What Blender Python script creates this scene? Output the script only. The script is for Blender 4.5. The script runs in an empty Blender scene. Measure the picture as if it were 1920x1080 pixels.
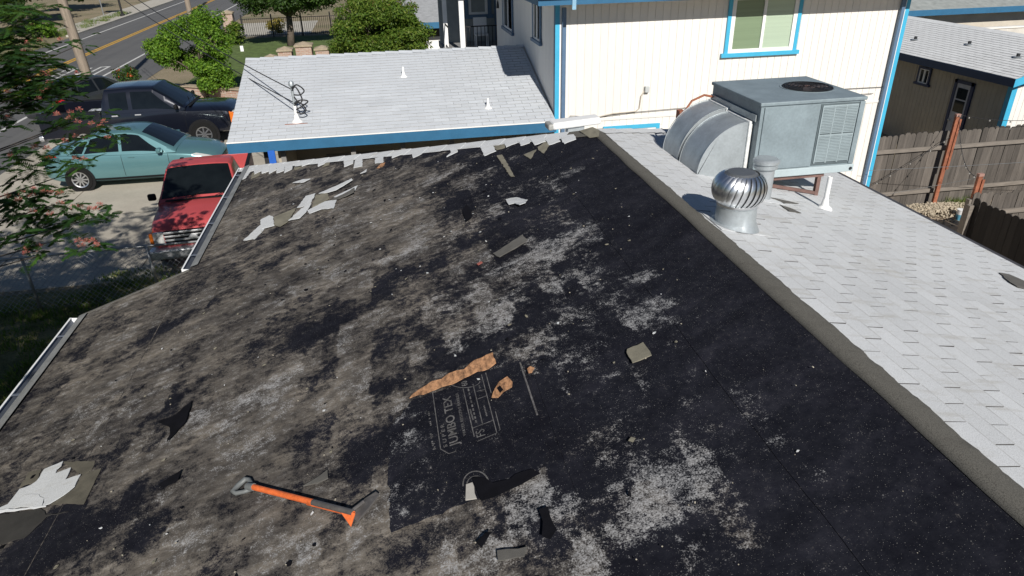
import bpy, bmesh, math, random
import numpy as np
from mathutils import Matrix, Vector, Euler
random.seed(7); RNG = np.random.default_rng(11)
scene = bpy.context.scene
COL = scene.collection
# ---------------------------------------------------------------- camera
FPX, PITCH, ROLL, YAW = 1296.56, 0.478826, -0.023410, 0.168349
CAM = np.array([-2.19, 0.0, 6.1])
_f = np.array([math.sin(YAW)*math.cos(PITCH), math.cos(YAW)*math.cos(PITCH), -math.sin(PITCH)])
_r = np.array([math.cos(YAW), -math.sin(YAW), 0.0]); _u = np.cross(_r, _f)
AX = (math.cos(ROLL)*_r+math.sin(ROLL)*_u, -math.sin(ROLL)*_r+math.cos(ROLL)*_u, _f)
cd = bpy.data.cameras.new('camera'); cam = bpy.data.objects.new('camera', cd); COL.objects.link(cam)
cd.sensor_width = 36.0; cd.lens = FPX/1920*36.0; cd.clip_start = 0.05; cd.clip_end = 2000
cam.matrix_world = Matrix(((AX[0][0], AX[1][0], -AX[2][0], CAM[0]), (AX[0][1], AX[1][1], -AX[2][1], CAM[1]),
                           (AX[0][2], AX[1][2], -AX[2][2], CAM[2]), (0, 0, 0, 1)))
scene.camera = cam
# ---------------------------------------------------------------- sky, sun, exposure
SUN_EL, SUN_AZ = math.radians(35.0), math.radians(175.0)
world = bpy.data.worlds.new('World'); scene.world = world; world.use_nodes = True
_nt = world.node_tree; _nt.nodes.clear()
_o = _nt.nodes.new('ShaderNodeOutputWorld'); _b = _nt.nodes.new('ShaderNodeBackground'); _s = _nt.nodes.new('ShaderNodeTexSky')
_s.sky_type = 'NISHITA'; _s.sun_disc = False; _s.sun_elevation = SUN_EL; _s.sun_rotation = SUN_AZ
_s.air_density = 0.8; _s.dust_density = 0.1; _s.ozone_density = 3.0
_b.inputs['Strength'].default_value = 0.05
_nt.links.new(_s.outputs[0], _b.inputs[0]); _nt.links.new(_b.outputs[0], _o.inputs[0])
sd = bpy.data.lights.new('sun', 'SUN'); sd.energy = 5.0; sd.angle = math.radians(0.5); sd.color = (1.0, 0.955, 0.89)
sun = bpy.data.objects.new('sun', sd); COL.objects.link(sun)
_sd = Vector((math.sin(SUN_AZ)*math.cos(SUN_EL), math.cos(SUN_AZ)*math.cos(SUN_EL), math.sin(SUN_EL)))
sun.rotation_euler = _sd.to_track_quat('Z', 'Y').to_euler(); sun.location = (6, -20, 30)
vs = scene.view_settings; vs.view_transform = 'Standard'; vs.look = 'None'; vs.exposure = 0.12; vs.gamma = 1.0; vs.use_curve_mapping = False
scene.cycles.max_bounces = 6; scene.cycles.diffuse_bounces = 3; scene.cycles.glossy_bounces = 4; scene.cycles.transparent_max_bounces = 8

# ---------------------------------------------------------------- where things stand (metres, ground z = 0)
ZR, SL = 4.1, 0.233            # ridge height and slope of the main roof
def _ray(u, v): return AX[0]*(u-960)/FPX-AX[1]*(v-540)/FPX+AX[2]
def on_plane(u, v, n, d):
    D = _ray(u, v); n = np.array(n, float); return CAM+D*((d-n@CAM)/(n@D))
def RL(u, v): return on_plane(u, v, (-SL, 0, 1), ZR)       # left (stripped) slope
def RR(u, v): return on_plane(u, v, (SL, 0, 1), ZR)        # right (white) slope
def GZ(u, v, z=0.0): return on_plane(u, v, (0, 0, 1), z)
def AY(u, v, y): return on_plane(u, v, (0, 1, 0), y)
def AXP(u, v, x): return on_plane(u, v, (1, 0, 0), x)
def DEP(u, v, d): return CAM+_ray(u, v)*d

# ---------------------------------------------------------------- helpers
class MB:
    def __init__(s): s.v = []; s.f = []
    def add(s, vs_, fs_):
        n = len(s.v); s.v += [tuple(map(float, p)) for p in vs_]; s.f += [tuple(i+n for i in f) for f in fs_]; return s
    def box(s, c, d, rot=None):
        hx, hy, hz = d[0]/2, d[1]/2, d[2]/2
        P = [Vector((x, y, z)) for x in (-hx, hx) for y in (-hy, hy) for z in (-hz, hz)]
        if rot is not None:
            m = rot if isinstance(rot, Matrix) else Euler(rot).to_matrix()
            P = [m @ p for p in P]
        c = Vector(c)
        return s.add([p+c for p in P], [(0, 1, 3, 2), (4, 6, 7, 5), (0, 4, 5, 1), (2, 3, 7, 6), (0, 2, 6, 4), (1, 5, 7, 3)])
    def bb(s, x0, x1, y0, y1, z0, z1): return s.box(((x0+x1)/2, (y0+y1)/2, (z0+z1)/2), (x1-x0, y1-y0, z1-z0))
    def tube(s, pts, r, n=8, cap=True):
        pts = [Vector(p) for p in pts]; rs = r if isinstance(r, (list, tuple)) else [r]*len(pts)
        b = len(s.v); prev = None
        for i, p in enumerate(pts):
            t = (pts[min(i+1, len(pts)-1)]-pts[max(i-1, 0)])
            if t.length < 1e-9: t = Vector((0, 0, 1))
            t.normalize()
            a = prev if prev is not None else (Vector((0, 0, 1)) if abs(t.z) < .9 else Vector((1, 0, 0)))
            a = (a-t*a.dot(t))
            if a.length < 1e-6: a = t.orthogonal()
            a.normalize(); prev = a; bt = t.cross(a)
            for k in range(n):
                an = 2*math.pi*k/n; q = p+a*(rs[i]*math.cos(an))+bt*(rs[i]*math.sin(an)); s.v.append(tuple(q))
        for i in range(len(pts)-1):
            for k in range(n):
                k2 = (k+1) % n; s.f.append((b+i*n+k, b+i*n+k2, b+(i+1)*n+k2, b+(i+1)*n+k))
        if cap: s.f.append(tuple(b+k for k in reversed(range(n)))); s.f.append(tuple(b+(len(pts)-1)*n+k for k in range(n)))
        return s
    def lathe(s, prof, n=24, c=(0, 0, 0)):
        b = len(s.v)
        for r, z in prof:
            for k in range(n):
                an = 2*math.pi*k/n; s.v.append((c[0]+r*math.cos(an), c[1]+r*math.sin(an), c[2]+z))
        for i in range(len(prof)-1):
            for k in range(n):
                k2 = (k+1) % n; s.f.append((b+i*n+k, b+i*n+k2, b+(i+1)*n+k2, b+(i+1)*n+k))
        return s
    def prism(s, poly, h, nrm=None):
        """flat outline (3D points) thickened along nrm by h (downwards)"""
        P = [Vector(p) for p in poly]
        nv = Vector(nrm) if nrm is not None else Vector((0, 0, 1)); nv.normalize()
        ar = sum(((P[i]-P[0]).cross(P[(i+1) % len(P)]-P[0])).dot(nv) for i in range(len(P)))
        if ar < 0: P.reverse()
        n = len(P); Q = [p-nv*h for p in P]
        return s.add(P+Q, [tuple(range(n)), tuple(reversed(range(n, 2*n)))]+[(i, i+n, (i+1) % n+n, (i+1) % n) for i in range(n)])
    def mesh(s, name):
        me = bpy.data.meshes.new(name); me.from_pydata(s.v, [], s.f); me.update(); return me
    def build(s, name, mat, parent=None, smooth=False, bevel=0.0, seg=2):
        return link(name, s.mesh(name), mat, parent, smooth, bevel, seg)
def link(name, me, mat, parent=None, smooth=False, bevel=0.0, seg=2):
    if mat is not None and not me.materials: me.materials.append(mat)
    if smooth is True: me.polygons.foreach_set('use_smooth', [True]*len(me.polygons))
    elif smooth: me.shade_smooth() if False else me.polygons.foreach_set('use_smooth', [True]*len(me.polygons)); 
    if smooth and smooth is not True:
        try: me.set_sharp_from_angle(angle=math.radians(smooth))
        except Exception: pass
    o = bpy.data.objects.new(name, me); COL.objects.link(o)
    if bevel:
        m = o.modifiers.new('bevel', 'BEVEL'); m.width = bevel; m.segments = seg; m.limit_method = 'ANGLE'; m.angle_limit = math.radians(40)
    if parent is not None:
        o.parent = parent
        if parent.type == 'EMPTY' and parent.get('_static'): o.location = -parent.location
    return o
def tag(o, label, cat, group=None, kind=None):
    if label: o['label'] = label
    if cat: o['category'] = cat
    if group: o['group'] = group
    if kind: o['kind'] = kind
    return o
def thing(name, loc, label, cat, group=None, static=True, rz=0):
    o = bpy.data.objects.new(name, None); COL.objects.link(o); o.location = Vector([float(a) for a in loc]); o.rotation_euler = (0, 0, rz)
    o.empty_display_size = .1
    if static: o['_static'] = 1
    return tag(o, label, cat, group)
def struct(name, mb, mat, label=None):
    o = mb.build(name, mat); o['kind'] = 'structure'
    if label: o['label'] = label
    return o
def copy_tree(o, parent=None):
    c = o.copy(); COL.objects.link(c); c.parent = parent
    for ch in list(o.children): copy_tree(ch, c)
    return c
def frame(cx, cy, n):
    """matrix 3x3 from columns"""
    return Matrix((cx, cy, n)).transposed()

def catmull(xs, ys, x):
    xs = list(xs); n = len(xs); i = 0
    if x <= xs[0]: return np.array(ys[0], float)
    if x >= xs[-1]: return np.array(ys[-1], float)
    while xs[i+1] < x: i += 1
    t = (x-xs[i])/(xs[i+1]-xs[i]); p1, p2 = np.array(ys[i], float), np.array(ys[i+1], float)
    m1 = (p2-np.array(ys[i-1]))/(xs[i+1]-xs[i-1])*(xs[i+1]-xs[i]) if i > 0 else p2-p1
    m2 = (np.array(ys[i+2])-p1)/(xs[i+2]-xs[i])*(xs[i+1]-xs[i]) if i+2 < n else p2-p1
    return (2*t**3-3*t**2+1)*p1+(t**3-2*t**2+t)*m1+(-2*t**3+3*t**2)*p2+(t**3-t**2)*m2
# value noise for baking wear into the surfaces' own colour
_T = RNG.random((256, 256))
def vnoise(x, y, seed=0):
    x = np.asarray(x)+seed*17.3; y = np.asarray(y)+seed*31.7
    xi = np.floor(x).astype(int); yi = np.floor(y).astype(int); fx = x-xi; fy = y-yi
    fx = fx*fx*(3-2*fx); fy = fy*fy*(3-2*fy)
    a = _T[xi % 256, yi % 256]; b = _T[(xi+1) % 256, yi % 256]; c = _T[xi % 256, (yi+1) % 256]; d = _T[(xi+1) % 256, (yi+1) % 256]
    return (a*(1-fx)+b*fx)*(1-fy)+(c*(1-fx)+d*fx)*fy
def fbm(x, y, oct=4, seed=0):
    t = 0; a = .5; s = 0
    for k in range(oct): t = t+a*vnoise(x*2**k, y*2**k, seed+k*5); s += a; a *= .55
    return t/s
def sstep(a, b, x): t = np.clip((x-a)/(b-a), 0, 1); return t*t*(3-2*t)

# ---------------------------------------------------------------- materials
MATS = {}
def rgb(c): return (c[0], c[1], c[2], 1.0)
def new_mat(name):
    m = bpy.data.materials.new(name); m.use_nodes = True; nt = m.node_tree
    return m, nt, nt.nodes['Principled BSDF']
def N(nt, t, **kw):
    n = nt.nodes.new(t)
    for k, v in kw.items(): setattr(n, k, v)
    return n
def noise(nt, vec, scale, detail=4, rough=.55, dist=0.0):
    n = N(nt, 'ShaderNodeTexNoise'); n.inputs['Scale'].default_value = scale; n.inputs['Detail'].default_value = detail
    n.inputs['Roughness'].default_value = rough; n.inputs['Distortion'].default_value = dist
    if vec is not None: nt.links.new(vec, n.inputs['Vector'])
    return n.outputs['Fac']
def ramp(nt, fac, stops):
    r = N(nt, 'ShaderNodeValToRGB'); nt.links.new(fac, r.inputs[0]); e = r.color_ramp.elements
    while len(e) < len(stops): e.new(.5)
    for i, (p, c) in enumerate(stops): e[i].position = p; e[i].color = rgb(c) if not np.isscalar(c) else (c, c, c, 1)
    return r.outputs[0]
def mixc(nt, fac, a, b, mode='MIX'):
    m = N(nt, 'ShaderNodeMix', data_type='RGBA', blend_type=mode)
    for s, v in ((m.inputs[0], fac), (m.inputs[6], a), (m.inputs[7], b)):
        if hasattr(v, 'is_output'): nt.links.new(v, s)
        elif np.isscalar(v): s.default_value = v
        else: s.default_value = rgb(v)
    return m.outputs[2]
def mth(nt, op, a, b=None, c=None):
    m = N(nt, 'ShaderNodeMath', operation=op)
    for s, v in zip(m.inputs, (a, b, c)):
        if v is None: continue
        if hasattr(v, 'is_output'): nt.links.new(v, s)
        else: s.default_value = v
    return m.outputs[0]
def bump(nt, bs, h, strength=.3, dist=.01):
    b = N(nt, 'ShaderNodeBump'); b.inputs['Strength'].default_value = strength; b.inputs['Distance'].default_value = dist
    nt.links.new(h, b.inputs['Height']); nt.links.new(b.outputs[0], bs.inputs['Normal'])
def wpos(nt, sc=None):
    g = N(nt, 'ShaderNodeNewGeometry'); 
    if sc is None: return g.outputs['Position']
    m = N(nt, 'ShaderNodeMapping'); m.inputs['Scale'].default_value = sc; nt.links.new(g.outputs['Position'], m.inputs['Vector']); return m.outputs[0]
def plain(name, col, rough=.6, metal=0.0, var=.12, scale=6.0, grit=60.0, bmp=.12, rnd=0.0, stretch=None, spec=.5, coat=0.0):
    """painted / worn surface: broad mottling, fine grain, per-piece variation"""
    if name in MATS: return MATS[name]
    m, nt, bs = new_mat(name); w = wpos(nt, stretch)
    n1 = noise(nt, w, scale, 5); n2 = noise(nt, w, grit, 3)
    c = np.array(col); lo = tuple(c*(1-var*1.6)); hi = tuple(np.minimum(c*(1+var), 1))
    k = ramp(nt, n1, [(.3, lo), (.7, hi)])
    k = mixc(nt, .35, k, ramp(nt, n2, [(.3, tuple(c*(1-var*1.5))), (.75, tuple(np.minimum(c*(1+var*1.2), 1)))]))
    if rnd:
        oi = N(nt, 'ShaderNodeObjectInfo'); f = mth(nt, 'MULTIPLY_ADD', oi.outputs['Random'], 2*rnd, 1-rnd)
        h = N(nt, 'ShaderNodeHueSaturation'); nt.links.new(f, h.inputs['Value']); nt.links.new(k, h.inputs['Color']); k = h.outputs[0]
    nt.links.new(k, bs.inputs['Base Color']); bs.inputs['Roughness'].default_value = rough; bs.inputs['Metallic'].default_value = metal
    bs.inputs['Specular IOR Level'].default_value = spec; bs.inputs['Coat Weight'].default_value = coat; bs.inputs['Coat Roughness'].default_value = .06
    if bmp: bump(nt, bs, n2, bmp, .004)
    MATS[name] = m; return m
def glass(name, col, rough=.06):
    if name in MATS: return MATS[name]
    m, nt, bs = new_mat(name); n1 = noise(nt, wpos(nt), 3.0)
    c = np.array(col); nt.links.new(ramp(nt, n1, [(.3, tuple(c*.7)), (.75, tuple(c*1.3))]), bs.inputs['Base Color'])
    bs.inputs['Roughness'].default_value = rough; bs.inputs['Specular IOR Level'].default_value = .5
    MATS[name] = m; return m
def leafmat(name, a, b, c, trans=.35):
    m, nt, bs = new_mat(name)
    at = N(nt, 'ShaderNodeAttribute'); at.attribute_name = 'tint'
    k = ramp(nt, at.outputs['Fac'], [(.0, a), (.5, b), (1.0, c)])
    nt.links.new(k, bs.inputs['Base Color']); bs.inputs['Roughness'].default_value = .55; bs.inputs['Specular IOR Level'].default_value = .3
    tr = N(nt, 'ShaderNodeBsdfTranslucent'); nt.links.new(mixc(nt, .5, k, (.25, .4, .03), 'MIX'), tr.inputs['Color'])
    mx = N(nt, 'ShaderNodeMixShader'); mx.inputs[0].default_value = trans
    nt.links.new(bs.outputs[0], mx.inputs[1]); nt.links.new(tr.outputs[0], mx.inputs[2])
    nt.links.new(mx.outputs[0], nt.nodes['Material Output'].inputs['Surface']); MATS[name] = m; return m

WHITE_SH = None
def shingle_mat(name, col, dirt, grit_amt=.16):
    m, nt, bs = new_mat(name); w = wpos(nt)
    n1 = noise(nt, w, 1.6, 6, .6); n2 = noise(nt, w, 260, 2, .6); n3 = noise(nt, wpos(nt, (1.2, 5, 1)), 2.2, 5, .65)
    oi = N(nt, 'ShaderNodeObjectInfo')
    c = np.array(col)
    k = ramp(nt, n1, [(.25, tuple(c*.86)), (.7, tuple(c))])
    k = mixc(nt, grit_amt, k, ramp(nt, n2, [(.36, tuple(c*.25)), (.55, tuple(np.minimum(c*1.15, .9)))]))
    k = mixc(nt, ramp(nt, n3, [(.54, 0.0), (.78, .6)]), k, dirt)
    h = N(nt, 'ShaderNodeHueSaturation'); nt.links.new(mth(nt, 'MULTIPLY_ADD', oi.outputs['Random'], .09, .94), h.inputs['Value']); nt.links.new(k, h.inputs['Color'])
    nt.links.new(h.outputs[0], bs.inputs['Base Color']); bs.inputs['Roughness'].default_value = .92; bs.inputs['Specular IOR Level'].default_value = .2
    bump(nt, bs, n2, .35, .002); MATS[name] = m; return m
M_SHW = shingle_mat('white_granule_shingle', (.60, .615, .625), (.33, .305, .25), .30)
M_SHN = shingle_mat('pale_grey_shingle', (.545, .575, .61), (.5, .5, .5), .10)
M_TAN = plain('weathered_tan_shingle_back', (.20, .185, .14), .95, var=.25, scale=9, grit=180, bmp=.3)
M_CAP = shingle_mat('grey_brown_granule_cap', (.125, .119, .104), (.06, .056, .048), .7)
M_BLK = plain('black_felt_scrap', (.0065, .0065, .009), .9, var=.3, scale=12, grit=150, spec=.1)
M_GRYSH = plain('grey_shingle_strip', (.11, .105, .095), .95, var=.2, scale=12, grit=200, bmp=.3)
M_PLY = plain('bare_orange_sheathing', (.46, .24, .12), .85, var=.55, scale=38, grit=130, bmp=.5, stretch=(1, .45, 1))
M_GUT = plain('white_gutter_metal', (.78, .79, .80), .4, var=.06, scale=8)
M_GUTIN = plain('gutter_inside_shade_steel', (.13, .15, .19), .55, var=.15, scale=10, metal=.2)  # darkened to paint the shade inside the trough
M_BLUE = plain('blue_fascia_paint', (.03, .13, .245), .45, var=.1, scale=5)
M_CYAN = plain('light_blue_trim_paint', (.055, .40, .62), .45, var=.07, scale=5)
M_NAVY = plain('grey_blue_downpipe_paint', (.10, .17, .27), .4, var=.1)
M_SIDING = plain('cream_board_siding', (.75, .725, .68), .7, var=.035, scale=3, grit=70, bmp=.15, rnd=.025, stretch=(1, 1, .25))
M_WHITE = plain('white_paint', (.80, .80, .79), .45, var=.05)
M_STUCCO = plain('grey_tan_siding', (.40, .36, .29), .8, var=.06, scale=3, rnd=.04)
M_GALV = plain('galvanised_sheet', (.46, .50, .52), .48, metal=.55, var=.16, scale=7, grit=45, bmp=.04)
M_ALU = plain('bright_spun_aluminium', (.86, .87, .88), .33, metal=1.0, var=.06, scale=6, bmp=.02)
M_ACB = plain('blue_grey_cabinet_paint', (.215, .265, .288), .45, var=.15, scale=5, grit=40, bmp=.03)
M_ACD = plain('dark_machine_interior', (.02, .022, .025), .6, var=.2)
M_ACG = plain('grey_grille_paint', (.30, .36, .38), .5, var=.1)
M_RUST = plain('rusty_brown_iron', (.30, .105, .055), .8, var=.35, scale=9, grit=60, bmp=.3)
M_STAND = plain('brown_primed_steel', (.17, .10, .085), .7, var=.25, scale=9)
M_FENCE = plain('weathered_fence_board', (.112, .098, .085), .9, var=.3, scale=5, grit=60, rnd=.30, stretch=(5, 5, .5), bmp=.4)
M_RAIL = plain('grey_fence_rail', (.20, .175, .15), .9, var=.22, scale=6, grit=60, stretch=(.6, 5, 5), bmp=.3)
M_POLE = plain('weathered_pole_wood', (.27, .22, .17), .9, var=.28, scale=3, grit=40, stretch=(6, 6, .5), bmp=.4)
M_CONC = plain('concrete', (.42, .385, .32), .9, var=.16, scale=.7, grit=25, bmp=.15)
M_WIRE = plain('black_cable', (.02, .02, .022), .6, var=.1)
M_STEEL = plain('zinc_fence_steel', (.30, .31, .32), .45, metal=.6, var=.12)
M_IRON = plain('black_wrought_iron', (.015, .015, .016), .5, var=.2)
M_TYRE = plain('tyre_rubber', (.012, .012, .012), .9, var=.2, scale=20, spec=.15)
M_BPLAS = plain('black_plastic_trim', (.010, .010, .011), .6, var=.15, spec=.2)
M_CHROME = plain('chrome', (.62, .63, .65), .3, metal=.6, var=.05, bmp=0)
M_RIM = plain('alloy_rim', (.62, .63, .65), .28, metal=.9, var=.06, bmp=0)
M_RED = plain('faded_red_car_paint', (.43, .065, .068), .5, var=.10, scale=2.2, grit=30, bmp=0, coat=.25)
M_TEAL = plain('metallic_teal_car_paint', (.115, .245, .265), .3, metal=.4, var=.05, scale=2, bmp=0, coat=.8)
M_NVY = plain('dark_navy_car_paint', (.0075, .0095, .018), .28, metal=.3, var=.08, scale=2, bmp=0, coat=.9)
M_CHAR = plain('charcoal_car_paint', (.03, .033, .036), .35, var=.1, bmp=0, coat=.6)
M_GLASS = glass('dark_car_glass', (.006, .008, .009))
M_WGLASS = glass('window_pane_glass', (.02, .024, .026))
M_LAMP = plain('clear_lamp_lens', (.45, .46, .45), .12, var=.1, scale=20, bmp=0, spec=.8)
M_AMBER = plain('amber_lens', (.65, .16, .02), .25, var=.1, bmp=0)
M_REDL = plain('red_lens', (.45, .015, .02), .2, var=.1, bmp=0)
M_ORNG = plain('orange_tool_paint', (.70, .15, .04), .5, var=.30, scale=22, grit=120, bmp=.15)
M_GRIP = plain('grey_moulded_grip', (.15, .16, .16), .55, var=.15, scale=14)
M_BLADE = plain('scratched_tool_steel', (.16, .15, .145), .5, metal=.5, var=.3, scale=12)
M_BARK = plain('bark', (.12, .095, .075), .95, var=.3, scale=9, grit=60, bmp=.5)
M_BRICK = None
def brick_mat():
    m, nt, bs = new_mat('old_brick'); w = wpos(nt)
    b = N(nt, 'ShaderNodeTexBrick'); b.inputs['Color1'].default_value = (.33, .17, .12, 1); b.inputs['Color2'].default_value = (.42, .30, .24, 1)
    b.inputs['Mortar'].default_value = (.42, .38, .33, 1); b.inputs['Scale'].default_value = 1.0
    b.inputs['Brick Width'].default_value = .22; b.inputs['Row Height'].default_value = .075; b.inputs['Mortar Size'].default_value = .012
    sx = N(nt, 'ShaderNodeSeparateXYZ'); nt.links.new(w, sx.inputs[0]); cx = N(nt, 'ShaderNodeCombineXYZ')
    nt.links.new(mth(nt, 'ADD', sx.outputs[0], sx.outputs[1]), cx.inputs[0]); nt.links.new(sx.outputs[2], cx.inputs[1])
    nt.links.new(cx.outputs[0], b.inputs['Vector'])
    nt.links.new(mixc(nt, .3, b.outputs['Color'], ramp(nt, noise(nt, w, 14), [(.3, (.2, .12, .09)), (.7, (.5, .4, .33))])), bs.inputs['Base Color'])
    bs.inputs['Roughness'].default_value = .92; bump(nt, bs, b.outputs['Fac'], -.4, .01); return m
M_BRICK = brick_mat()
M_CAPST = plain('sandy_cap_stone', (.34, .28, .20), .9, var=.18, scale=9)

# ---------------------------------------------------------------- ground, road, drive
def ground_mat():
    m, nt, bs = new_mat('dry_earth_and_grass'); w = wpos(nt)
    n1 = noise(nt, w, .35, 6, .6); n2 = noise(nt, w, 9, 5, .7); n3 = noise(nt, w, 60, 2)
    k = ramp(nt, n1, [(.40, (.30, .24, .16)), (.52, (.20, .17, .09)), (.64, (.075, .10, .028))])
    k = mixc(nt, .45, k, ramp(nt, n2, [(.35, (.10, .085, .05)), (.7, (.36, .29, .19))]))
    k = mixc(nt, .3, k, ramp(nt, n3, [(.35, (.06, .05, .03)), (.7, (.4, .33, .22))]))
    nt.links.new(k, bs.inputs['Base Color']); bs.inputs['Roughness'].default_value = 1; bump(nt, bs, n2, .5, .04); return m
def asphalt_mat():
    m, nt, bs = new_mat('grey_asphalt'); w = wpos(nt)
    n1 = noise(nt, w, .4, 5); n2 = noise(nt, w, 45, 3); n3 = noise(nt, wpos(nt, (2.2, .06, 1)), 1.0, 4)
    k = ramp(nt, n1, [(.3, (.075, .076, .08)), (.7, (.115, .115, .115))])
    k = mixc(nt, .4, k, ramp(nt, n3, [(.35, (.06, .06, .063)), (.65, (.135, .133, .13))]))
    k = mixc(nt, .3, k, ramp(nt, n2, [(.3, (.05, .05, .05)), (.7, (.17, .17, .165))]))
    nt.links.new(k, bs.inputs['Base Color']); bs.inputs['Roughness'].default_value = .9; bump(nt, bs, n2, .3, .006); return m
def lawn_mat():
    m, nt, bs = new_mat('patchy_lawn'); w = wpos(nt)
    n1 = noise(nt, w, .9, 6, .65); n2 = noise(nt, w, 25, 4, .7)
    k = ramp(nt, n1, [(.36, (.05, .07, .018)), (.46, (.13, .125, .04)), (.58, (.34, .29, .15))])
    k = mixc(nt, .5, k, ramp(nt, n2, [(.3, (.02, .03, .008)), (.7, (.22, .21, .08))]))
    nt.links.new(k, bs.inputs['Base Color']); bs.inputs['Roughness'].default_value = 1; bump(nt, bs, n2, .8, .05); return m
M_ASPH = asphalt_mat(); M_LAWN = lawn_mat()
M_YEL = plain('worn_yellow_line', (.52, .30, .04), .8, var=.2, scale=4, grit=50)
M_WLINE = plain('worn_white_line', (.55, .55, .53), .8, var=.18, scale=4, grit=50)
def sheet(x0, x1, y0, y1, z): return MB().add([(x0, y0, z), (x1, y0, z), (x1, y1, z), (x0, y1, z)], [(0, 1, 2, 3)])
struct('ground', sheet(-500, 500, -400, 600, 0), ground_mat())
struct('road', sheet(-23.6, -13.6, -200, 500, .012), M_ASPH)
struct('yard_lawn', MB().add([(-12.5, -6, .008), (-5.0, -6, .008), (-4.0, 13.5, .008), (-12.5, 13.3, .008)], [(0, 1, 2, 3)]), M_LAWN)
struct('front_lawn', sheet(-11.4, -1, 33.2, 50.8, .008), plain('green_lawn', (.09, .135, .03), 1, var=.35, scale=2.5, grit=30, bmp=.7))
struct('driveway', MB().prism([(-13.6, 13.6, .016), (-3.6, 13.5, .016), (-3.6, 30.2, .016), (-11.2, 30.4, .016), (-13.6, 36.0, .016)], .05), M_CONC)
M_SIDEW = plain('pale_sidewalk_concrete', (.42, .395, .34), .9, var=.12, scale=1, grit=25)
struct('far_sidewalk', sheet(-26.6, -24.4, 60, 140, .014), M_SIDEW)
struct('near_walkway', sheet(-12.8, -7.0, 51.6, 60, .014), M_SIDEW)
m_ = MB(); m_.bb(-24.0, -23.6, 56, 140, 0, .13); struct('far_kerb', m_, M_SIDEW)
for nm, x0, x1, mt in (('white_edge_line', -16.12, -15.98, M_WLINE), ('white_edge_line', -22.45, -22.31, M_WLINE), ('yellow_centre_line', -19.74, -19.58, M_YEL), ('yellow_centre_line', -19.50, -19.34, M_YEL)):
    struct(nm, sheet(x0, x1, -100, 300, .017), mt)
# elongated outline lettering on the near lane
def bar(mb, x0, x1, y0, y1): mb.add(sheet(x0, x1, y0, y1, .0175).v, [(0, 1, 2, 3)])
m_ = MB()
for x0, x1, y0, y1 in ((-16.75, -16.62, 38.6, 41.4), (-17.15, -17.02, 38.6, 41.4), (-17.15, -16.62, 41.4, 41.6), (-17.6, -17.47, 38.6, 41.4), (-18.3, -18.17, 38.2, 41.2), (-18.75, -18.62, 38.2, 41.2), (-18.75, -18.17, 41.2, 41.4), (-18.75, -18.17, 39.7, 39.9)):
    bar(m_, x0, x1, y0, y1)
struct('road_lettering', m_, M_WLINE)
# joints in the drive slab
m_ = MB()
for y in (17.6, 22.0, 26.4): bar(m_, -13.5, -3.7, y, y+.025)
for x in (-7.6, -10.6): bar(m_, x, x+.025, 13.7, 30.0)
struct('driveway_joint', m_, plain('joint_dirt', (.12, .10, .075), 1, var=.2))
struct('side_yard_dirt', MB().add([(3.2, -5, .006), (16, -5, .006), (16, 14, .006), (3.2, 14, .006)], [(0, 1, 2, 3)]), plain('sandy_yard_dirt', (.36, .29, .21), 1, var=.2, scale=2, grit=40, bmp=.4))

# ================================================================ the house being re-roofed
XA, XB, XE = 4.35, 5.33, 3.12
def zl(x, h=0.0): return ZR+SL*x+h          # left slope, x < 0
def hipL(x): return 7.30+.700*abs(x)
def yl_max(ax): return hipL(ax) if ax <= XA else 6.80-.347*(ax-XA)
NL = Vector((-SL, 0, 1)).normalized(); NR = Vector((SL, 0, 1)).normalized()
house = thing('stripped_house', (0, 3, 0), 'single-storey house whose near roof slope is stripped to black felt', 'house')
YB = -1.6
# structural slab of the roof (decking), both slopes and the far hip end
def slab(poly, th, name, mat): return MB().prism(poly, th).build(name, mat, house)
d_ = -.006
e_ = -.022
deckL = slab([(0, YB, ZR+e_), (0, 7.33, ZR+e_), (-XA, hipL(XA), zl(-XA)+e_), (-XA, 6.80, zl(-XA)+e_), (-XB, 6.46, zl(-XB)+e_), (-XB, YB, zl(-XB)+e_)], .10, 'roof_deck', M_BLK)
ER = ZR-SL*XE; YHR = 9.40
slopeR = slab([(0, YB, ZR+d_), (XE, YB, ER+d_), (XE, YHR, ER+d_), (0, 7.35, ZR+d_)], .10, 'white_roof_slope', plain('dark_shingle_joint', (.07, .068, .066), .95))
slopeR['label'] = 'white shingled roof slope carrying the rooftop unit'
slab([(0, 7.34, ZR-.004), (XE, YHR, ER-.004), (-.3, 10.1, 3.15), (-XA, hipL(XA), zl(-XA)-.004)], .10, 'hip_end_slope', M_SHW)
w_ = MB(); w_.bb(-3.95, 2.75, YB+.3, 9.0, 0, 2.95); w_.build('wall', M_STUCCO, house)
w_ = MB(); w_.bb(-4.85, -3.96, YB+.3, 6.1, 0, 2.82); w_.build('wall', M_STUCCO, house)
w_ = MB(); w_.bb(XE-.02, XE+.012, YB, YHR, ER-.17, ER-.008); w_.build('fascia', M_WHITE, house)
w_ = MB(); w_.bb(XE-.03, XE+.02, YB, YHR, ER-.0075, ER+.012); w_.build('drip_edge', plain('dark_drip_metal', (.10, .095, .10), .5, metal=.4), house)

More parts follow.
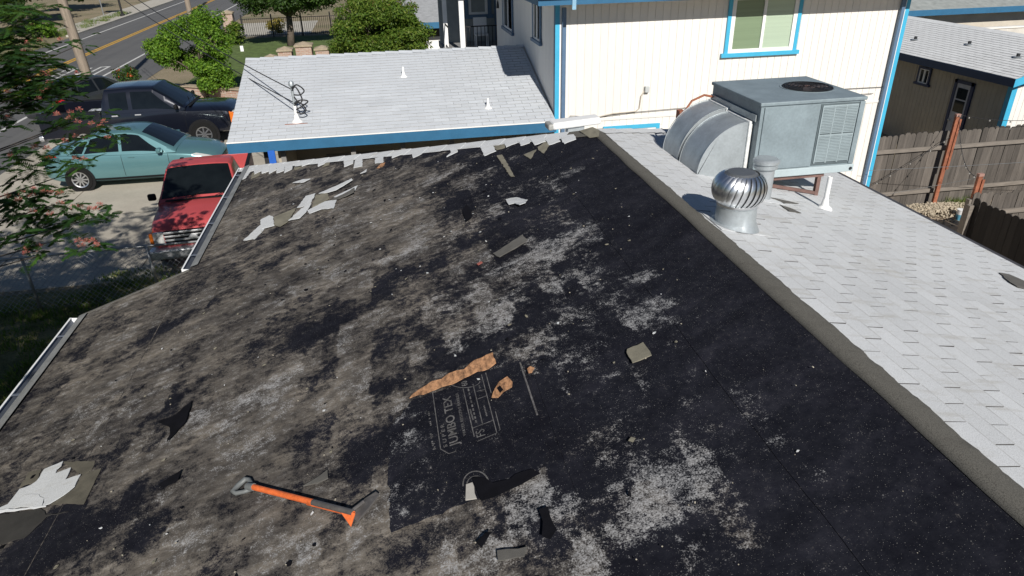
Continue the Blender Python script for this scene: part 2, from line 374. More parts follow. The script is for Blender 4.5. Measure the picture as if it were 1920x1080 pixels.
# ---- gutters of the left eave
def gutter(x, z, y0, y1):
    """U-shaped trough along y; x = eave line, opening to the left"""
    prof = [(0.0, 0.0), (0.0, -.085), (-.055, -.085), (-.086, -.02), (-.086, .010), (-.070, .010)]
    inn = [(.0-.004, 0), (-.004, -.08), (-.052, -.08), (-.080, -.018), (-.080, .006), (-.070, .006)]
    g = MB(); b = 0
    for y in (y0, y1): g.v += [(x+p[0], y, z+p[1]) for p in prof]
    n = len(prof); g.f += [(i, i+1, n+i+1, n+i) for i in range(n-1)]
    o = g.build('gutter', M_GUT, house)
    m = o.modifiers.new('s', 'SOLIDIFY'); m.thickness = .003
    li = MB(); n = len(inn)
    for y in (y0+.004, y1-.004): li.v += [(x+p[0]+(-.004 if k < 2 else .004), y, z+p[1]+.005) for k, p in enumerate(inn[:4])]
    li.f += [(i, i+1, 4+i+1, 4+i) for i in range(3)]; li.build('gutter_shade_liner', M_GUTIN, o)  # added dark liner and bed stand in for shade in the trough
    g = MB(); g.v = [(x-.006, y0, z-.082), (x-.050, y0, z-.082), (x-.006, y1, z-.082), (x-.050, y1, z-.082)]; g.f = [(0, 1, 3, 2)]
    g.build('gutter_bed', M_GUTIN, o)
    for ye in (y0, y1):
        e = MB().prism([(x+p[0], ye, z+p[1]-.001) for p in prof[:5]], .004, (0, 1, 0)); e.build('gutter_end_cap', M_GUT, o)
    y = y0+.35
    while y < y1:
        s = MB(); s.box((x-.042, y, z+.006), (.080, .022, .006)); s.build('gutter_strap', M_GUTIN, o); y += .92
    # apron flashing on the felt's edge
    a = MB(); a.add([(x+.004, y0, z+.024), (x+.08, y0, z+.030+SL*.076), (x+.08, y1, z+.030+SL*.076), (x+.004, y1, z+.024)], [(0, 1, 2, 3)])
    a.build('eave_flashing', plain('grey_eave_flashing', (.22, .225, .225), .6, var=.25, scale=7), o)
    return o
gutter(-XA-.005, zl(-XA)-.005, 6.86, hipL(XA)-.02)
gutter(-XB-.005, zl(-XB)-.005, YB, 6.46)
# raw felt edge board at the step between the two eaves
MB().prism([(-XA, 6.80, zl(-XA)+.012), (-XB, 6.46, zl(-XB)+.012), (-XB, 6.49, zl(-XB)+.012), (-XA, 6.83, zl(-XA)+.012)], .03).build('edge_strip', M_GRYSH, house)

# ---- felt courses: each its own sheet lapped over the one below, wear baked as a colour attribute
# wear marks: (pixel-measured place on the slope -> metres), long radius, short radius, tilt (deg from the slope line), weight
def marks(lst): return [(RL(u, v)[:2], a, b, math.radians(t), w) for (u, v, a, b, t, w) in lst]
CHALK = marks([(862, 566, .22, .10, 25, .9), (815, 560, .3, .08, 25, .5), (1205, 515, .13, .09, 60, .9), (1225, 570, .2, .1, 30, .75), (1290, 555, .3, .06, 15, .75), (1250, 600, .15, .08, 20, .6),
    (1165, 700, .12, .08, 60, .6), (1190, 735, .15, .035, 20, .85), (1160, 775, .06, .05, 0, .6), (1050, 720, .03, .25, 0, .45), (1265, 890, .14, .16, 30, .95), (1290, 960, .3, .16, 70, .75), (1040, 950, .3, .16, 0, .8),
    (1140, 990, .25, .12, 20, .8), (1100, 930, .3, .1, 20, .55), (930, 1000, .2, .14, 10, .7), (840, 1010, .05, .2, 0, .8), (1180, 1040, .3, .12, 40, .7), (1000, 930, .2, .1, 0, .5), (640, 880, .12, .2, 40, .7), (690, 740, .16, .09, 30, .4),
    (745, 770, .1, .05, 20, .8), (780, 905, .1, .07, 40, .7), (760, 860, .15, .08, 20, .5), (480, 765, .35, .05, 25, .7), (340, 800, .4, .12, 25, .35), (120, 800, .5, .15, 25, .3), (230, 770, .4, .1, 25, .35), (560, 690, .5, .08, 25, .35),
    (650, 620, .3, .07, 25, .45), (700, 500, .5, .08, 20, .35), (760, 470, .4, .06, 20, .45), (860, 440, .35, .06, 22, .5), (600, 470, .3, .06, 22, .4), (545, 430, .1, .14, 10, .5), (1080, 430, .3, .14, 20, .5), (1140, 440, .25, .08, 20, .55),
    (1030, 470, .15, .25, 10, .5), (1000, 370, .3, .2, 20, .4), (1090, 320, .3, .1, 10, .5), (960, 330, .3, .12, 15, .4), (830, 330, .4, .1, 15, .35), (700, 350, .3, .1, 20, .35), (1010, 560, .4, .25, 20, .45), (940, 500, .4, .2, 15, .4),
    (930, 600, .5, .2, 20, .35), (760, 600, .4, .1, 25, .3), (1110, 620, .5, .3, 20, .28), (1120, 850, .4, .3, 20, .32), (300, 930, .3, .1, 30, .45), (360, 970, .2, .06, 30, .4), (420, 1000, .3, .1, 30, .4), (520, 1020, .3, .12, 25, .45), (230, 1040, .2, .05, 10, .35),
    (300, 880, .1, .03, 20, .6), (370, 990, .12, .05, 20, .7), (640, 1000, .3, .1, 25, .45), (1140, 540, .5, .35, 20, .22), (1330, 720, .4, .3, 20, .14), (1650, 935, .08, .05, 20, .7), (1480, 880, .4, .2, 20, .10), (820, 850, .14, .12, 20, .45), (860, 640, .3, .1, 20, .4)])
DARK = marks([(575, 640, .3, .16, 35, 1), (330, 605, .45, .09, 35, 1), (520, 545, .3, .06, 35, .8), (140, 985, .45, .22, 8, 1.2), (270, 1000, .2, .12, 8, 1), (60, 1050, .6, .12, 8, .8), (700, 845, .25, .2, 30, .8), (640, 970, .1, .1, 0, .4), (655, 518, .1, .04, 10, .9),
    (1060, 890, .14, .14, 0, .6), (1020, 985, .05, .12, 10, 1.1), (1090, 910, .2, .09, 10, .5), (1220, 1050, .22, .1, 20, .9), (800, 385, .14, .08, 10, .8), (900, 650, .5, .1, 20, .5), (640, 300, .4, .08, 15, .7), (850, 290, .4, .1, 15, .7), (1000, 300, .4, .15, 15, .6),
    (1330, 900, .0001, .0001, 0, 0), (760, 700, .3, .12, 25, .4), (420, 690, .3, .06, 35, .5), (210, 690, .3, .07, 35, .4), (1010, 790, .16, .3, 10, .9), (860, 800, .16, .3, 0, .5), (320, 905, .1, .05, 20, .8), (1590, 1000, .5, .4, 20, .5), (700, 570, .4, .09, 30, .6), (450, 600, .3, .06, 30, .5), (780, 1030, .14, .1, 0, .8)])
BROWN = marks([(400, 980, .6, .25, 20, .5), (560, 1000, .5, .2, 20, .5), (200, 700, .7, .3, 20, .4), (450, 560, .8, .3, 20, .35), (1350, 960, .18, .2, 30, .8), (900, 430, .25, .2, 20, .35), (1090, 380, .3, .2, 20, .25), (620, 480, .6, .3, 20, .3), (380, 850, .7, .3, 20, .4), (480, 900, .3, .2, 10, .3)])
def field(mk, X, Y, jx, jy):
    t = np.zeros_like(X)
    for (c, a, b, th, w) in mk:
        if w == 0: continue
        dx = X-c[0]+jx; dy = Y-c[1]+jy
        p = dx*math.cos(th)-dy*math.sin(th)*-1; q = -dx*math.sin(th)+dy*math.cos(th)
        p = dx*math.cos(th)+dy*math.sin(th)
        t += w*np.exp(-((p/a)**2+(q/b)**2))
    return t
def wear(X, Y):
    a = math.radians(26); wx = X+.10*(fbm(X*5, Y*5, 4, 3)-.5)+.03*(fbm(X*22, Y*22, 3, 5)-.5); wy = Y+.12*(fbm(X*5+9, Y*5, 4, 4)-.5)+.03*(fbm(X*22+5, Y*22, 3, 6)-.5)
    P = wx*math.cos(a)+wy*math.sin(a); Q = -wx*math.sin(a)+wy*math.cos(a)
    # ghosts of the courses that were torn off: each tab left its own print
    row = np.floor(-wx*1.027/.127); col = np.floor((wy+row*.1524)/.3048); cell = _T[(row*7+3).astype(int) % 256, (col*13+row*3).astype(int) % 256]
    row2 = np.floor(-wx*1.027/.254); col2 = np.floor((wy+row2*.3048)/.9144); cell2 = _T[(row2*11+90).astype(int) % 256, (col2*17+row2*5+40).astype(int) % 256]
    streak = fbm(P*1.0, Q*3.4, 6, 1); flake = fbm(wx*4.5, wy*4.5, 5, 2); broad = fbm(X*.8, Y*.8, 3, 6); fine = fbm(wx*13, wy*13, 4, 8)
    west = sstep(.9, 2.5, -X+(broad-.5)*1.6)
    clean = 1-sstep(.30, 1.0, -X+(flake-.5)*.9)
    v = .34*streak+.26*flake+.17*cell+.11*cell2+.22*fine       # about .3 to .8
    v = (v-.55)/.10
    mk = field(CHALK, X, Y, (wx-X)*1.3, (wy-Y)*1.3); dk = field(DARK, X, Y, (wx-X)*1.2, (wy-Y)*1.2); bk = field(BROWN, X, Y, wx-X, wy-Y)
    dark = np.clip(dk*.9+1.0*clean, 0, 1)
    brown = .46+.25*v+.22*west-.40*(1-west)+.3*bk-.75*dark
    chalk = .17+.165*v+.36*mk*(.4+.6*np.clip(v+.7, 0, 1.5))+.02*west-.42*np.clip(dk, 0, 1)-.33*clean*(1-np.clip(mk*1.3, 0, 1))+.16*sstep(.62, .78, fbm(P*2.4, Q*8, 5, 14))
    chalk = np.where(chalk > .42, .42+.30*np.tanh((chalk-.42)/.30), chalk)
    tone = np.clip(.5+.13*(fbm(wx*1.6, wy*1.6, 3, 51)-.5)*4+.20*(fbm(P*3, Q*9, 4, 52)-.5)*4+.16*(fbm(wx*20, wy*20, 2, 53)-.5)*2, 0, 1)
    return np.clip(chalk+.05*(1-clean), 0, .70), np.clip(brown, 0, 1), tone
def felt_mat():
    m, nt, bs = new_mat('worn_black_felt')
    at = N(nt, 'ShaderNodeVertexColor'); at.layer_name = 'wear'; sp = N(nt, 'ShaderNodeSeparateColor'); nt.links.new(at.outputs[0], sp.inputs[0])
    R_, G_, B_ = sp.outputs[0], sp.outputs[1], sp.outputs[2]; w = wpos(nt)
    mp = N(nt, 'ShaderNodeMapping'); mp.inputs['Rotation'].default_value = (0, 0, -math.radians(24)); mp.inputs["Scale"].default_value = (9, 20, 9); nt.links.new(w, mp.inputs['Vector'])
    fs = noise(nt, mp.outputs[0], 1.0, 6, .7); speck = noise(nt, w, 130, 2, .6); mid = noise(nt, w, 24, 5, .75); sp2 = noise(nt, w, 75, 2, .5)
    blk = ramp(nt, mid, [(.3, (.0045, .005, .009)), (.75, (.013, .0135, .019))])
    brn = ramp(nt, fs, [(.22, (.050, .045, .040)), (.5, (.112, .102, .090)), (.8, (.21, .195, .176))])
    brn = mixc(nt, 1.0, brn, ramp(nt, B_, [(.15, (.42, .42, .46)), (.5, (.95, .93, .92)), (.85, (1.75, 1.68, 1.58))]), 'MULTIPLY')
    blk = mixc(nt, 1.0, blk, ramp(nt, B_, [(.2, (.75, .75, .8)), (.55, (1.3, 1.3, 1.25)), (.9, (2.3, 2.2, 2.0))]), 'MULTIPLY')
    def cov(base, a1, a2, off, k, a3):
        t_ = mth(nt, 'MULTIPLY_ADD', mth(nt, 'SUBTRACT', mid, .5), a1, base); t_ = mth(nt, 'MULTIPLY_ADD', mth(nt, 'SUBTRACT', speck, .5), a2, t_)
        t_ = mth(nt, 'MULTIPLY_ADD', mth(nt, 'SUBTRACT', fs, .5), a3, t_)
        cl = N(nt, 'ShaderNodeClamp'); nt.links.new(mth(nt, 'MULTIPLY', mth(nt, 'SUBTRACT', t_, off), k), cl.inputs[0]); return cl.outputs[0]
    c = mixc(nt, mth(nt, 'MULTIPLY', cov(G_, 1.7, 1.0, .28, 2.2, .55), .93), blk, brn)
    # chalky granule dust: thick where the map is high, thinning to single grains
    c = mixc(nt, mth(nt, 'MULTIPLY', cov(R_, 1.5, 1.5, .49, 2.2, .75), .82), c, ramp(nt, sp2, [(.3, (.24, .24, .245)), (.7, (.52, .52, .52))]))
    # lone grains everywhere
    g2 = mth(nt, 'GREATER_THAN', noise(nt, w, 190, 1, .5), .735)
    c = mixc(nt, mth(nt, 'MULTIPLY', g2, .7), c, (.30, .29, .27))
    nt.links.new(c, bs.inputs['Base Color']); bs.inputs['Roughness'].default_value = .88; bs.inputs['Specular IOR Level'].default_value = .12
    bump(nt, bs, mth(nt, 'MULTIPLY_ADD', speck, .3, mth(nt, 'MULTIPLY', fs, .7)), .45, .006); return m
M_FELT = felt_mat()
def felt(x0, x1, y0=.4, lift0=.001, lift1=.0045, step=.0145, ymaxf=yl_max, name='felt_sheet'):
    nx = max(2, int(round((x1-x0)/step))); xs = -np.linspace(x0, x1, nx+1); ym = np.array([ymaxf(-x-1e-6) for x in xs])
    ny = int((ym.max()-y0)/step); t = np.linspace(0, 1, ny+1)
    X = np.repeat(xs[:, None], ny+1, 1); Y = y0+(ym[:, None]-y0)*t[None, :]
    if x1 < 4.2: X[-1, :] -= (fbm(Y[-1]*1.5, Y[-1]*0, 4, 41)-.5)*.035
    lf = lift0+(lift1-lift0)*((-X-x0)/(x1-x0))
    Z = ZR+SL*X+lf+(fbm(X*5, Y*1.6, 3, 21)-.4)*.006+(fbm(X*1.1, Y*.7, 2, 22)-.5)*.008*np.clip(-X, 0, 1)
    V = np.stack([X, Y, Z], -1).reshape(-1, 3); idx = np.arange((nx+1)*(ny+1)).reshape(nx+1, ny+1)
    Fq = np.stack([idx[:-1, :-1], idx[:-1, 1:], idx[1:, 1:], idx[1:, :-1]], -1).reshape(-1, 4)
    me = bpy.data.meshes.new(name); me.vertices.add(len(V)); me.vertices.foreach_set('co', V.ravel())
    me.loops.add(Fq.size); me.loops.foreach_set('vertex_index', Fq.ravel()); me.polygons.add(len(Fq)); me.polygons.foreach_set('loop_start', np.arange(0, Fq.size, 4)); me.update(calc_edges=True); me.validate()
    c, b, d = wear(X, Y); ca = me.color_attributes.new('wear', 'FLOAT_COLOR', 'POINT')
    ca.data.foreach_set('color', np.stack([c, b, d, np.ones_like(c)], -1).ravel())
    o = link(name, me, M_FELT, house, True)
    e = MB()   # thickness of the lapped lower edge
    for i in range(0, ny, 4):
        j = min(i+4, ny); a_, b_ = V[idx[nx, i]], V[idx[nx, j]]; e.add([a_, b_, b_-np.array([0, 0, .004]), a_-np.array([0, 0, .004])], [(0, 1, 2, 3)])
    e.build('felt_lap_edge', M_BLK, o)
    return o
for a_, b_ in ((0.0, .62), (.60, 1.50), (1.48, 2.39), (2.37, 3.28), (3.26, 4.17), (4.15, XA), (XA-.001, XB)): felt(a_, b_)

# pieces lying flat on the slope, drawn as outlines on the roof and given thickness
def flat(poly, mat, parent, name, lift=.016, th=.006, P=RL, n=NL, bend=0.0, jag=.004):
    pts = [P(u, v) for u, v in poly]
    if jag:      # broken, uneven edges
        q = []
        for i in range(len(pts)):
            a, b = pts[i], pts[(i+1) % len(pts)]; k = max(1, int(np.linalg.norm(b-a)/.035)); q.append(a); tn = np.cross(np.array(n), b-a); tn = tn/(np.linalg.norm(tn)+1e-9)
            for j in range(1, k): q.append(a+(b-a)*(j+random.uniform(-.25, .25))/k+tn*random.gauss(0, jag))
        pts = q
    c = np.mean(pts, 0)
    nn = np.array(n)
    mb = MB().prism([p+nn*lift for p in pts], th, n)
    if bend:   # one end curls up
        ax = pts[len(pts)//2]-pts[0]; L_ = np.linalg.norm(ax); ax = ax/L_
        mb.v = [tuple(np.array(v)+nn*bend*max(0, ((np.array(v)-pts[0])@ax)/L_)**2) for v in mb.v]
    return mb.build(name, mat, parent)
C1 = lambda L_: [(420+x/6, 290+y/6) for x, y in L_]
C2 = lambda L_: [(700+x/4.571, 230+y/4.571) for x, y in L_]
C4 = lambda L_: [(440+x/4.571, 230+y/4.571) for x, y in L_]
C5 = lambda L_: [(x/4.907, 860+y/4.907) for x, y in L_]
# white tabs still fixed along the hip
FIX_W = [C1(p) for p in ([(250, 150), (345, 150), (345, 185), (240, 215)], [(215, 215), (300, 205), (250, 270), (195, 295)], [(345, 148), (435, 140), (430, 190), (345, 232)], [(432, 140), (520, 132), (512, 195), (430, 222)], [(518, 132), (600, 124), (595, 180), (510, 225)], [(600, 122), (690, 114), (680, 190), (595, 218)], [(690, 112), (790, 104), (770, 170), (680, 216)], [(790, 100), (900, 92), (880, 130), (800, 140)], [(900, 92), (1000, 76), (975, 105), (880, 142)])]
FIX_W += [C1(p) for p in ([(1060, 95), (1175, 75), (1140, 105), (1060, 140)], [(1350, 75), (1460, 65), (1455, 105), (1355, 145)], [(1480, 70), (1560, 55), (1560, 135), (1460, 158)], [(1700, 50), (1800, 30), (1790, 95), (1705, 105)])]
FIX_W += [C4(p) for p in ([(1210, 320), (1275, 300), (1275, 345), (1205, 355)], [(1350, 280), (1450, 265), (1430, 280), (1350, 312)], [(1520, 262), (1630, 250), (1600, 275), (1530, 308)])]
FIX_W += [C2(p) for p in ([(650, 225), (725, 215), (725, 255), (630, 300), (670, 260)], [(915, 205), (1020, 195), (1055, 250), (955, 292)], [(1125, 185), (1235, 170), (1235, 182), (1140, 220)], [(1240, 165), (1345, 158), (1345, 182), (1265, 208)], [(1345, 155), (1470, 140), (1480, 170), (1385, 202)], [(1475, 140), (1590, 128), (1605, 165), (1505, 198)], [(1595, 125), (1720, 110), (1740, 150), (1640, 190)])]
FIX_T = [C1(p) for p in ([(320, 215), (410, 205), (400, 240), (305, 280)], [(210, 290), (310, 230), (290, 300), (215, 335)], [(790, 150), (880, 140), (800, 180)], [(1575, 50), (1700, 25), (1690, 85), (1575, 110)], [(1140, 105), (1195, 95), (1180, 125), (1110, 145)])]
FIX_T += [C2(p) for p in ([(735, 230), (860, 218), (800, 245), (730, 250)], [(1025, 215), (1125, 190), (1130, 222), (1060, 240)], [(745, 262), (820, 255), (830, 275), (720, 292)], [(1410, 215), (1480, 165), (1510, 200), (1460, 270), (1420, 245)], [(1650, 190), (1745, 150), (1770, 170), (1740, 225), (1700, 220)], [(1060, 290), (1105, 282), (1215, 470), (1180, 470)], [(430, 420), (480, 380), (510, 460), (450, 465)], [(1290, 285), (1400, 240), (1350, 320)])]
for p in FIX_W: flat(p, M_SHW, deckL, 'shingle_tab', .012+random.random()*.006, .007)
for p in FIX_T[::2]: flat(p, M_TAN, deckL, 'broken_tab', .010+random.random()*.004, .005)
flat(C2([(30, 400), (70, 358), (105, 350), (95, 375), (50, 395)]), M_PLY, deckL, 'bare_sheathing', .014, .004)
# cap pieces along the far hip
hv = Vector((-XA, hipL(XA)-7.33, zl(-XA)-ZR)); hl = hv.length; hd = hv.normalized(); side = hd.cross(NL).normalized()
if side.y > 0: side = -side
nn_ = 20
_h0 = Vector((0, 7.33, ZR)); MB().prism([_h0+NL*.008, _h0+hd*hl+NL*.008, _h0+hd*hl+side*.203+NL*.008, _h0+side*.203+NL*.008], .006, NL).build('dirt_shadow_strip', M_BLK, deckL)  # added black strip draws the dirt and shadow line below the caps
for i in range(nn_):
    c0 = Vector((0, 7.33, ZR))+hd*(hl*(i+.02)/nn_); c1 = Vector((0, 7.33, ZR))+hd*(hl*(i+1.10)/nn_)
    if i == nn_-1: c1 = Vector((0, 7.33, ZR))+hd*hl
    w0 = .185+random.uniform(-.012, .012); up0 = .017; up1 = .011
    far = Vector((0, .17, -.060))
    q = [c0+NL*up0, c1+NL*up1, c1+side*w0+NL*(up1-.003), c0+side*w0+NL*(up0-.003), c0+far, c1+far]
    mb = MB().add(q+[p-NL*.007 for p in q], [(3, 2, 1, 0), (0, 1, 5, 4), (9, 8, 7, 6)[::-1], (3, 9, 8, 2), (0, 3, 9, 6), (1, 7, 8, 2), (4, 10, 6, 0), (1, 7, 11, 5)])
    mb.build('hip_cap', M_SHW if i else M_CAP, deckL)
# ridge: old granule cap with a ragged edge on the white side
rc = MB(); ys = np.arange(YB, 7.3, .02); b0 = len(rc.v)
for y in ys:
    wr = .143+.02*(vnoise(y*.8, 3.3)-.5)+.02*(vnoise(y*11, 7.1)-.5)+.012*(vnoise(y*37, 2.1)-.5)-.035*sstep(5.2, 7.2, y)
    wl = .035+.012*(vnoise(y*3, 1.2)-.5)
    for x, h in ((-wl, .006), (-wl+.006, .022), (0.01, .030), (wr*.55, .026), (wr-.008, .020), (wr, .003)):
        rc.v.append((x, y, ZR-SL*abs(x)+h*.8+.0015*vnoise(y*6, x*40)))
for i in range(len(ys)-1):
    for k in range(5): rc.f.append((b0+i*6+k, b0+i*6+k+1, b0+(i+1)*6+k+1, b0+(i+1)*6+k))
ridge = rc.build('ridge_cap', M_CAP, house, True); ridge['label'] = 'grey brown old cap strip along the ridge'
fl = MB().prism([Vector((-.10, 7.10, ZR-.01)), Vector((-.02, 7.02, ZR+.02)), Vector((.05, 7.22, ZR+.03)), Vector((.0, 7.33, ZR+.04)), Vector((-.14, 7.36, ZR-.0))], .006)
fl.build('bent_cap_flap', M_TAN, ridge)
# ---- white shingle tabs on the right slope
def tab_mesh(w, h, th=.009, name='shingle'):
    """w along the course, h up the slope; lower edge proud"""
    g = .0035; x0, x1 = -w/2+g, w/2-g
    return MB().add([(x0, 0, 0), (x1, 0, 0), (x1, h, 0), (x0, h, 0), (x0, 0, th), (x1, 0, th), (x1, h+.02, .0012), (x0, h+.02, .0012), (x0, -.008, th*.92), (x1, -.008, th*.92), (x1, .001, th+.0002), (x0, .001, th+.0002)],
                    [(4, 5, 6, 7), (0, 1, 5, 4), (0, 4, 7, 3), (1, 2, 6, 5), (8, 9, 10, 11)]).mesh(name)
M_BUTT = plain('shingle_edge_dirt_shadow', (.48, .485, .48), .95, var=.2)  # grey line colours in dirt and shadow at each course edge
M_JOINT = plain('dark_shingle_joint', (.07, .068, .066), .95)
def lay_tabs(part, org, along, up, rows, spans, mat, nmax, eye=(0, 0, 0), tw=.3048, ex=.127, name='shingle', lift=.002, jit=.0025):
    along = Vector(along).normalized(); up = Vector(up).normalized(); n = along.cross(up).normalized(); rot = frame(along, up, n)
    me = tab_mesh(tw, ex); me.materials.append(mat); me.materials.append(M_JOINT); me.materials.append(M_BUTT); me.polygons[1].material_index = 2; me.polygons[4].material_index = 2; me.polygons[2].material_index = 1; me.polygons[3].material_index = 1; L_ = []
    for r in range(rows):
        a0, a1 = spans(r*ex)
        k0 = math.ceil(a0/tw); offs = (r % 2)*.5
        a = (math.floor(a0/tw)+offs)*tw
        while a < a1+tw:
            lo, hi = max(a-tw/2, a0), min(a+tw/2, a1)
            if hi-lo > .04: L_.append((Vector(org)+along*((lo+hi)/2)+up*(r*ex+random.uniform(-jit, jit))+n*lift, (hi-lo)/tw, r))
            a += tw
    E_ = Vector([float(q) for q in CAM]); L_.sort(key=lambda t: (t[0]-E_).length)
    for p, s, r in L_[:nmax]:
        o = bpy.data.objects.new(name, me); COL.objects.link(o); o.parent = part
        o.matrix_local = Matrix.Translation(p) @ (rot.to_4x4() @ Euler((0, 0, random.gauss(0, .004))).to_matrix().to_4x4()) @ Matrix.Diagonal((s, 1, random.uniform(.8, 1.35), 1))
    rest = L_[nmax:]
    if rest:
        vs_ = np.array([v.co[:] for v in me.vertices]); fs_ = [tuple(p.vertices) for p in me.polygons]; mb = MB()
        for p, s, r in rest:
            q = [p+rot @ Vector((v[0]*s, v[1], v[2])) for v in vs_]; mb.add(q, fs_)
        m2 = mb.mesh('shingles'); m2.materials.append(mat); m2.materials.append(M_JOINT); m2.materials.append(M_BUTT); m2.polygons.foreach_set('material_index', [0, 2, 1, 1, 2]*len(rest)); o = link('shingles', m2, None, part); o['kind'] = 'stuff'
    return len(L_)
nR = math.sqrt(1+SL*SL); upR = Vector((-1, 0, SL))/nR; rowsR = int((XE-.15)*nR/.127)
lay_tabs(slopeR, Vector((XE, 0, ER-.003)), (0, 1, 0), upR, rowsR, lambda d: (.75, 7.35+.657*(XE-d/nR)-.08), M_SHW, 300)
# cap strip on the far right hip
hv = Vector((XE, YHR-7.35, ER-ZR)); hd = hv.normalized(); hl = hv.length; side = Vector((1, 0, 0))-hd*hd.x; side = (NR.cross(hd)).normalized()
if side.y > 0: side = -side
for i in range(12):
    c0 = Vector((.05, 7.38, ZR-.01))+hd*(hl*i/12); c1 = Vector((.05, 7.38, ZR-.01))+hd*(min(hl, hl*(i+1.08)/12)); far = Vector((0, .17, -.06))
    q = [c0+NR*.012, c1+NR*.022, c1+side*.15+NR*.018, c0+side*.15+NR*.009, c0+far, c1+far]
    MB().add(q, [(0, 1, 2, 3), (0, 4, 5, 1)]).build('hip_cap', M_SHW, slopeR)
# ---- leftover patches fixed to the stripped slope
PW = [C5(p) for p in ([(0, 465), (80, 430), (190, 290), (300, 250), (240, 350), (150, 470), (0, 493)], [(300, 250), (345, 220), (415, 110), (590, 35), (520, 150), (420, 300), (330, 345), (240, 350)], [(520, 150), (665, 95), (610, 210), (520, 320), (420, 380), (330, 345), (420, 300)], [(610, 210), (755, 160), (700, 270), (600, 350), (470, 430), (400, 455), (420, 380), (520, 320)], [(150, 470), (240, 350), (330, 345), (420, 380), (400, 455)])]
for i, p in enumerate(PW): flat(p, M_SHW, deckL, 'shingle_tab', .012+.0016*i, .004)
for i, p in enumerate([C5(q) for q in ([(590, 35), (880, 30), (850, 110), (770, 160), (665, 95)], [(190, 270), (280, 130), (390, 110), (345, 215)], [(760, 165), (940, 100), (870, 235), (700, 275)], [(700, 280), (880, 225), (780, 430), (600, 420), (480, 430)])]): flat(p, plain('dark_tan_underlay', (.105, .095, .072), .95, var=.3, scale=9, grit=150), deckL, 'broken_tab', .009+.001*i, .003)
flat(C5([(0, 497), (440, 452), (440, 462), (0, 524)]), M_GUT, deckL, 'metal_edge', .021, .003)
flat(C5([(235, 740), (440, 545), (640, 500), (430, 528), (380, 470), (0, 530), (0, 800)]), plain('dark_dusty_felt', (.032, .03, .027), .9, var=.3, scale=9, grit=120), deckL, 'felt_patch', .0125, .003)
# felt torn open: black laps, bare sheathing, printed sheet
prn = flat([(726, 812), (776, 752), (833, 734), (915, 700), (978, 679), (1012, 785), (1030, 850), (1010, 893), (735, 1002)], M_FELT, house, 'printed_felt_sheet', .015, .003, jag=.006)
prn['label'] = 'black printed building paper sheet with torn top'
_bm = bmesh.new(); _bm.from_mesh(prn.data); bmesh.ops.triangulate(_bm, faces=_bm.faces[:])
for _k in range(6): bmesh.ops.subdivide_edges(_bm, edges=[e for e in _bm.edges if e.calc_length() > .02], cuts=1, use_grid_fill=True); bmesh.ops.triangulate(_bm, faces=_bm.faces[:])
_bm.to_mesh(prn.data); _bm.free(); _co = np.array([v.co[:] for v in prn.data.vertices]); _c, _b, _d = wear(_co[:, 0], _co[:, 1])
_lw = sstep(1.95, 2.35, -_co[:, 0])
ca = prn.data.color_attributes.new('wear', 'FLOAT_COLOR', 'POINT')
ca.data.foreach_set('color', np.stack([np.clip(_c*(.55+.45*_lw)+.5*sstep(.5, .68, fbm(_co[:, 0]*6, _co[:, 1]*6, 4, 31))*_lw-.05, 0, 1), _b*.18, _d, np.ones_like(_c)], -1).ravel())
def ply(poly, lift=.024): flat(poly, M_PLY, deckL, 'bare_sheathing', lift, .003, jag=.007)
ply([(770, 752), (786, 737), (812, 720), (830, 716), (842, 706), (858, 700), (872, 698), (884, 686), (905, 676), (926, 666), (932, 686), (918, 697), (884, 709), (840, 728), (808, 740)])
ply([(924, 752), (930, 735), (938, 722), (953, 712), (963, 722), (962, 732), (946, 741), (936, 752)], .027)
ply([(990, 698), (996, 693), (1004, 696), (999, 705), (993, 706)], .027)
flat([(934, 735), (940, 730), (946, 738), (940, 744)], M_BLK, deckL, 'felt_scrap', .031, .002)
for p in ([(888, 903), (900, 900), (926, 912), (958, 905), (968, 896), (1000, 886), (1016, 894), (985, 912), (930, 938), (905, 946)], [(317, 833), (322, 808), (297, 796), (332, 782), (364, 755), (352, 796)],
          [(868, 399), (876, 388), (887, 398), (886, 412), (875, 420)], [(1012, 962), (1030, 956), (1034, 975), (1046, 1000), (1034, 1018), (1018, 1012), (1020, 985)], [(300, 915), (345, 885), (338, 905), (310, 920)]):
    flat(p, M_BLK, deckL, 'felt_tear', .0255, .002)
# ---- print on the sheet
fp = MB(); PRN = plain('grey_felt_print', (.125, .12, .118), .9, var=.55, scale=30, grit=90, bmp=0)
def fpt(u, v, l=.0175): p = RL(u, v); return np.array(p)+np.array(NL)*l
def pline(mb, a, b, w=.005):
    a, b = Vector(fpt(*a)), Vector(fpt(*b)); d = (b-a).normalized(); s = d.cross(NL)*w*.5
    mb.add([a-s, b-s, b+s, a+s], [(3, 2, 1, 0)])
Z1 = lambda x, y: (780+x/5.683, 680+y/5.684)
for a, b in (((185, 335), (272, 945)), ((272, 945), (360, 995)), ((360, 995), (435, 970)), ((510, 300), (630, 815)), ((615, 250), (718, 680)), ((705, 150), (870, 775)), ((870, 775), (660, 865)), ((612, 722), (828, 640)), ((655, 330), (745, 310)), ((665, 412), (765, 375)), ((750, 130), (810, 350)), ((855, 545), (905, 740))):
    pline(fp, Z1(*a), Z1(*b))
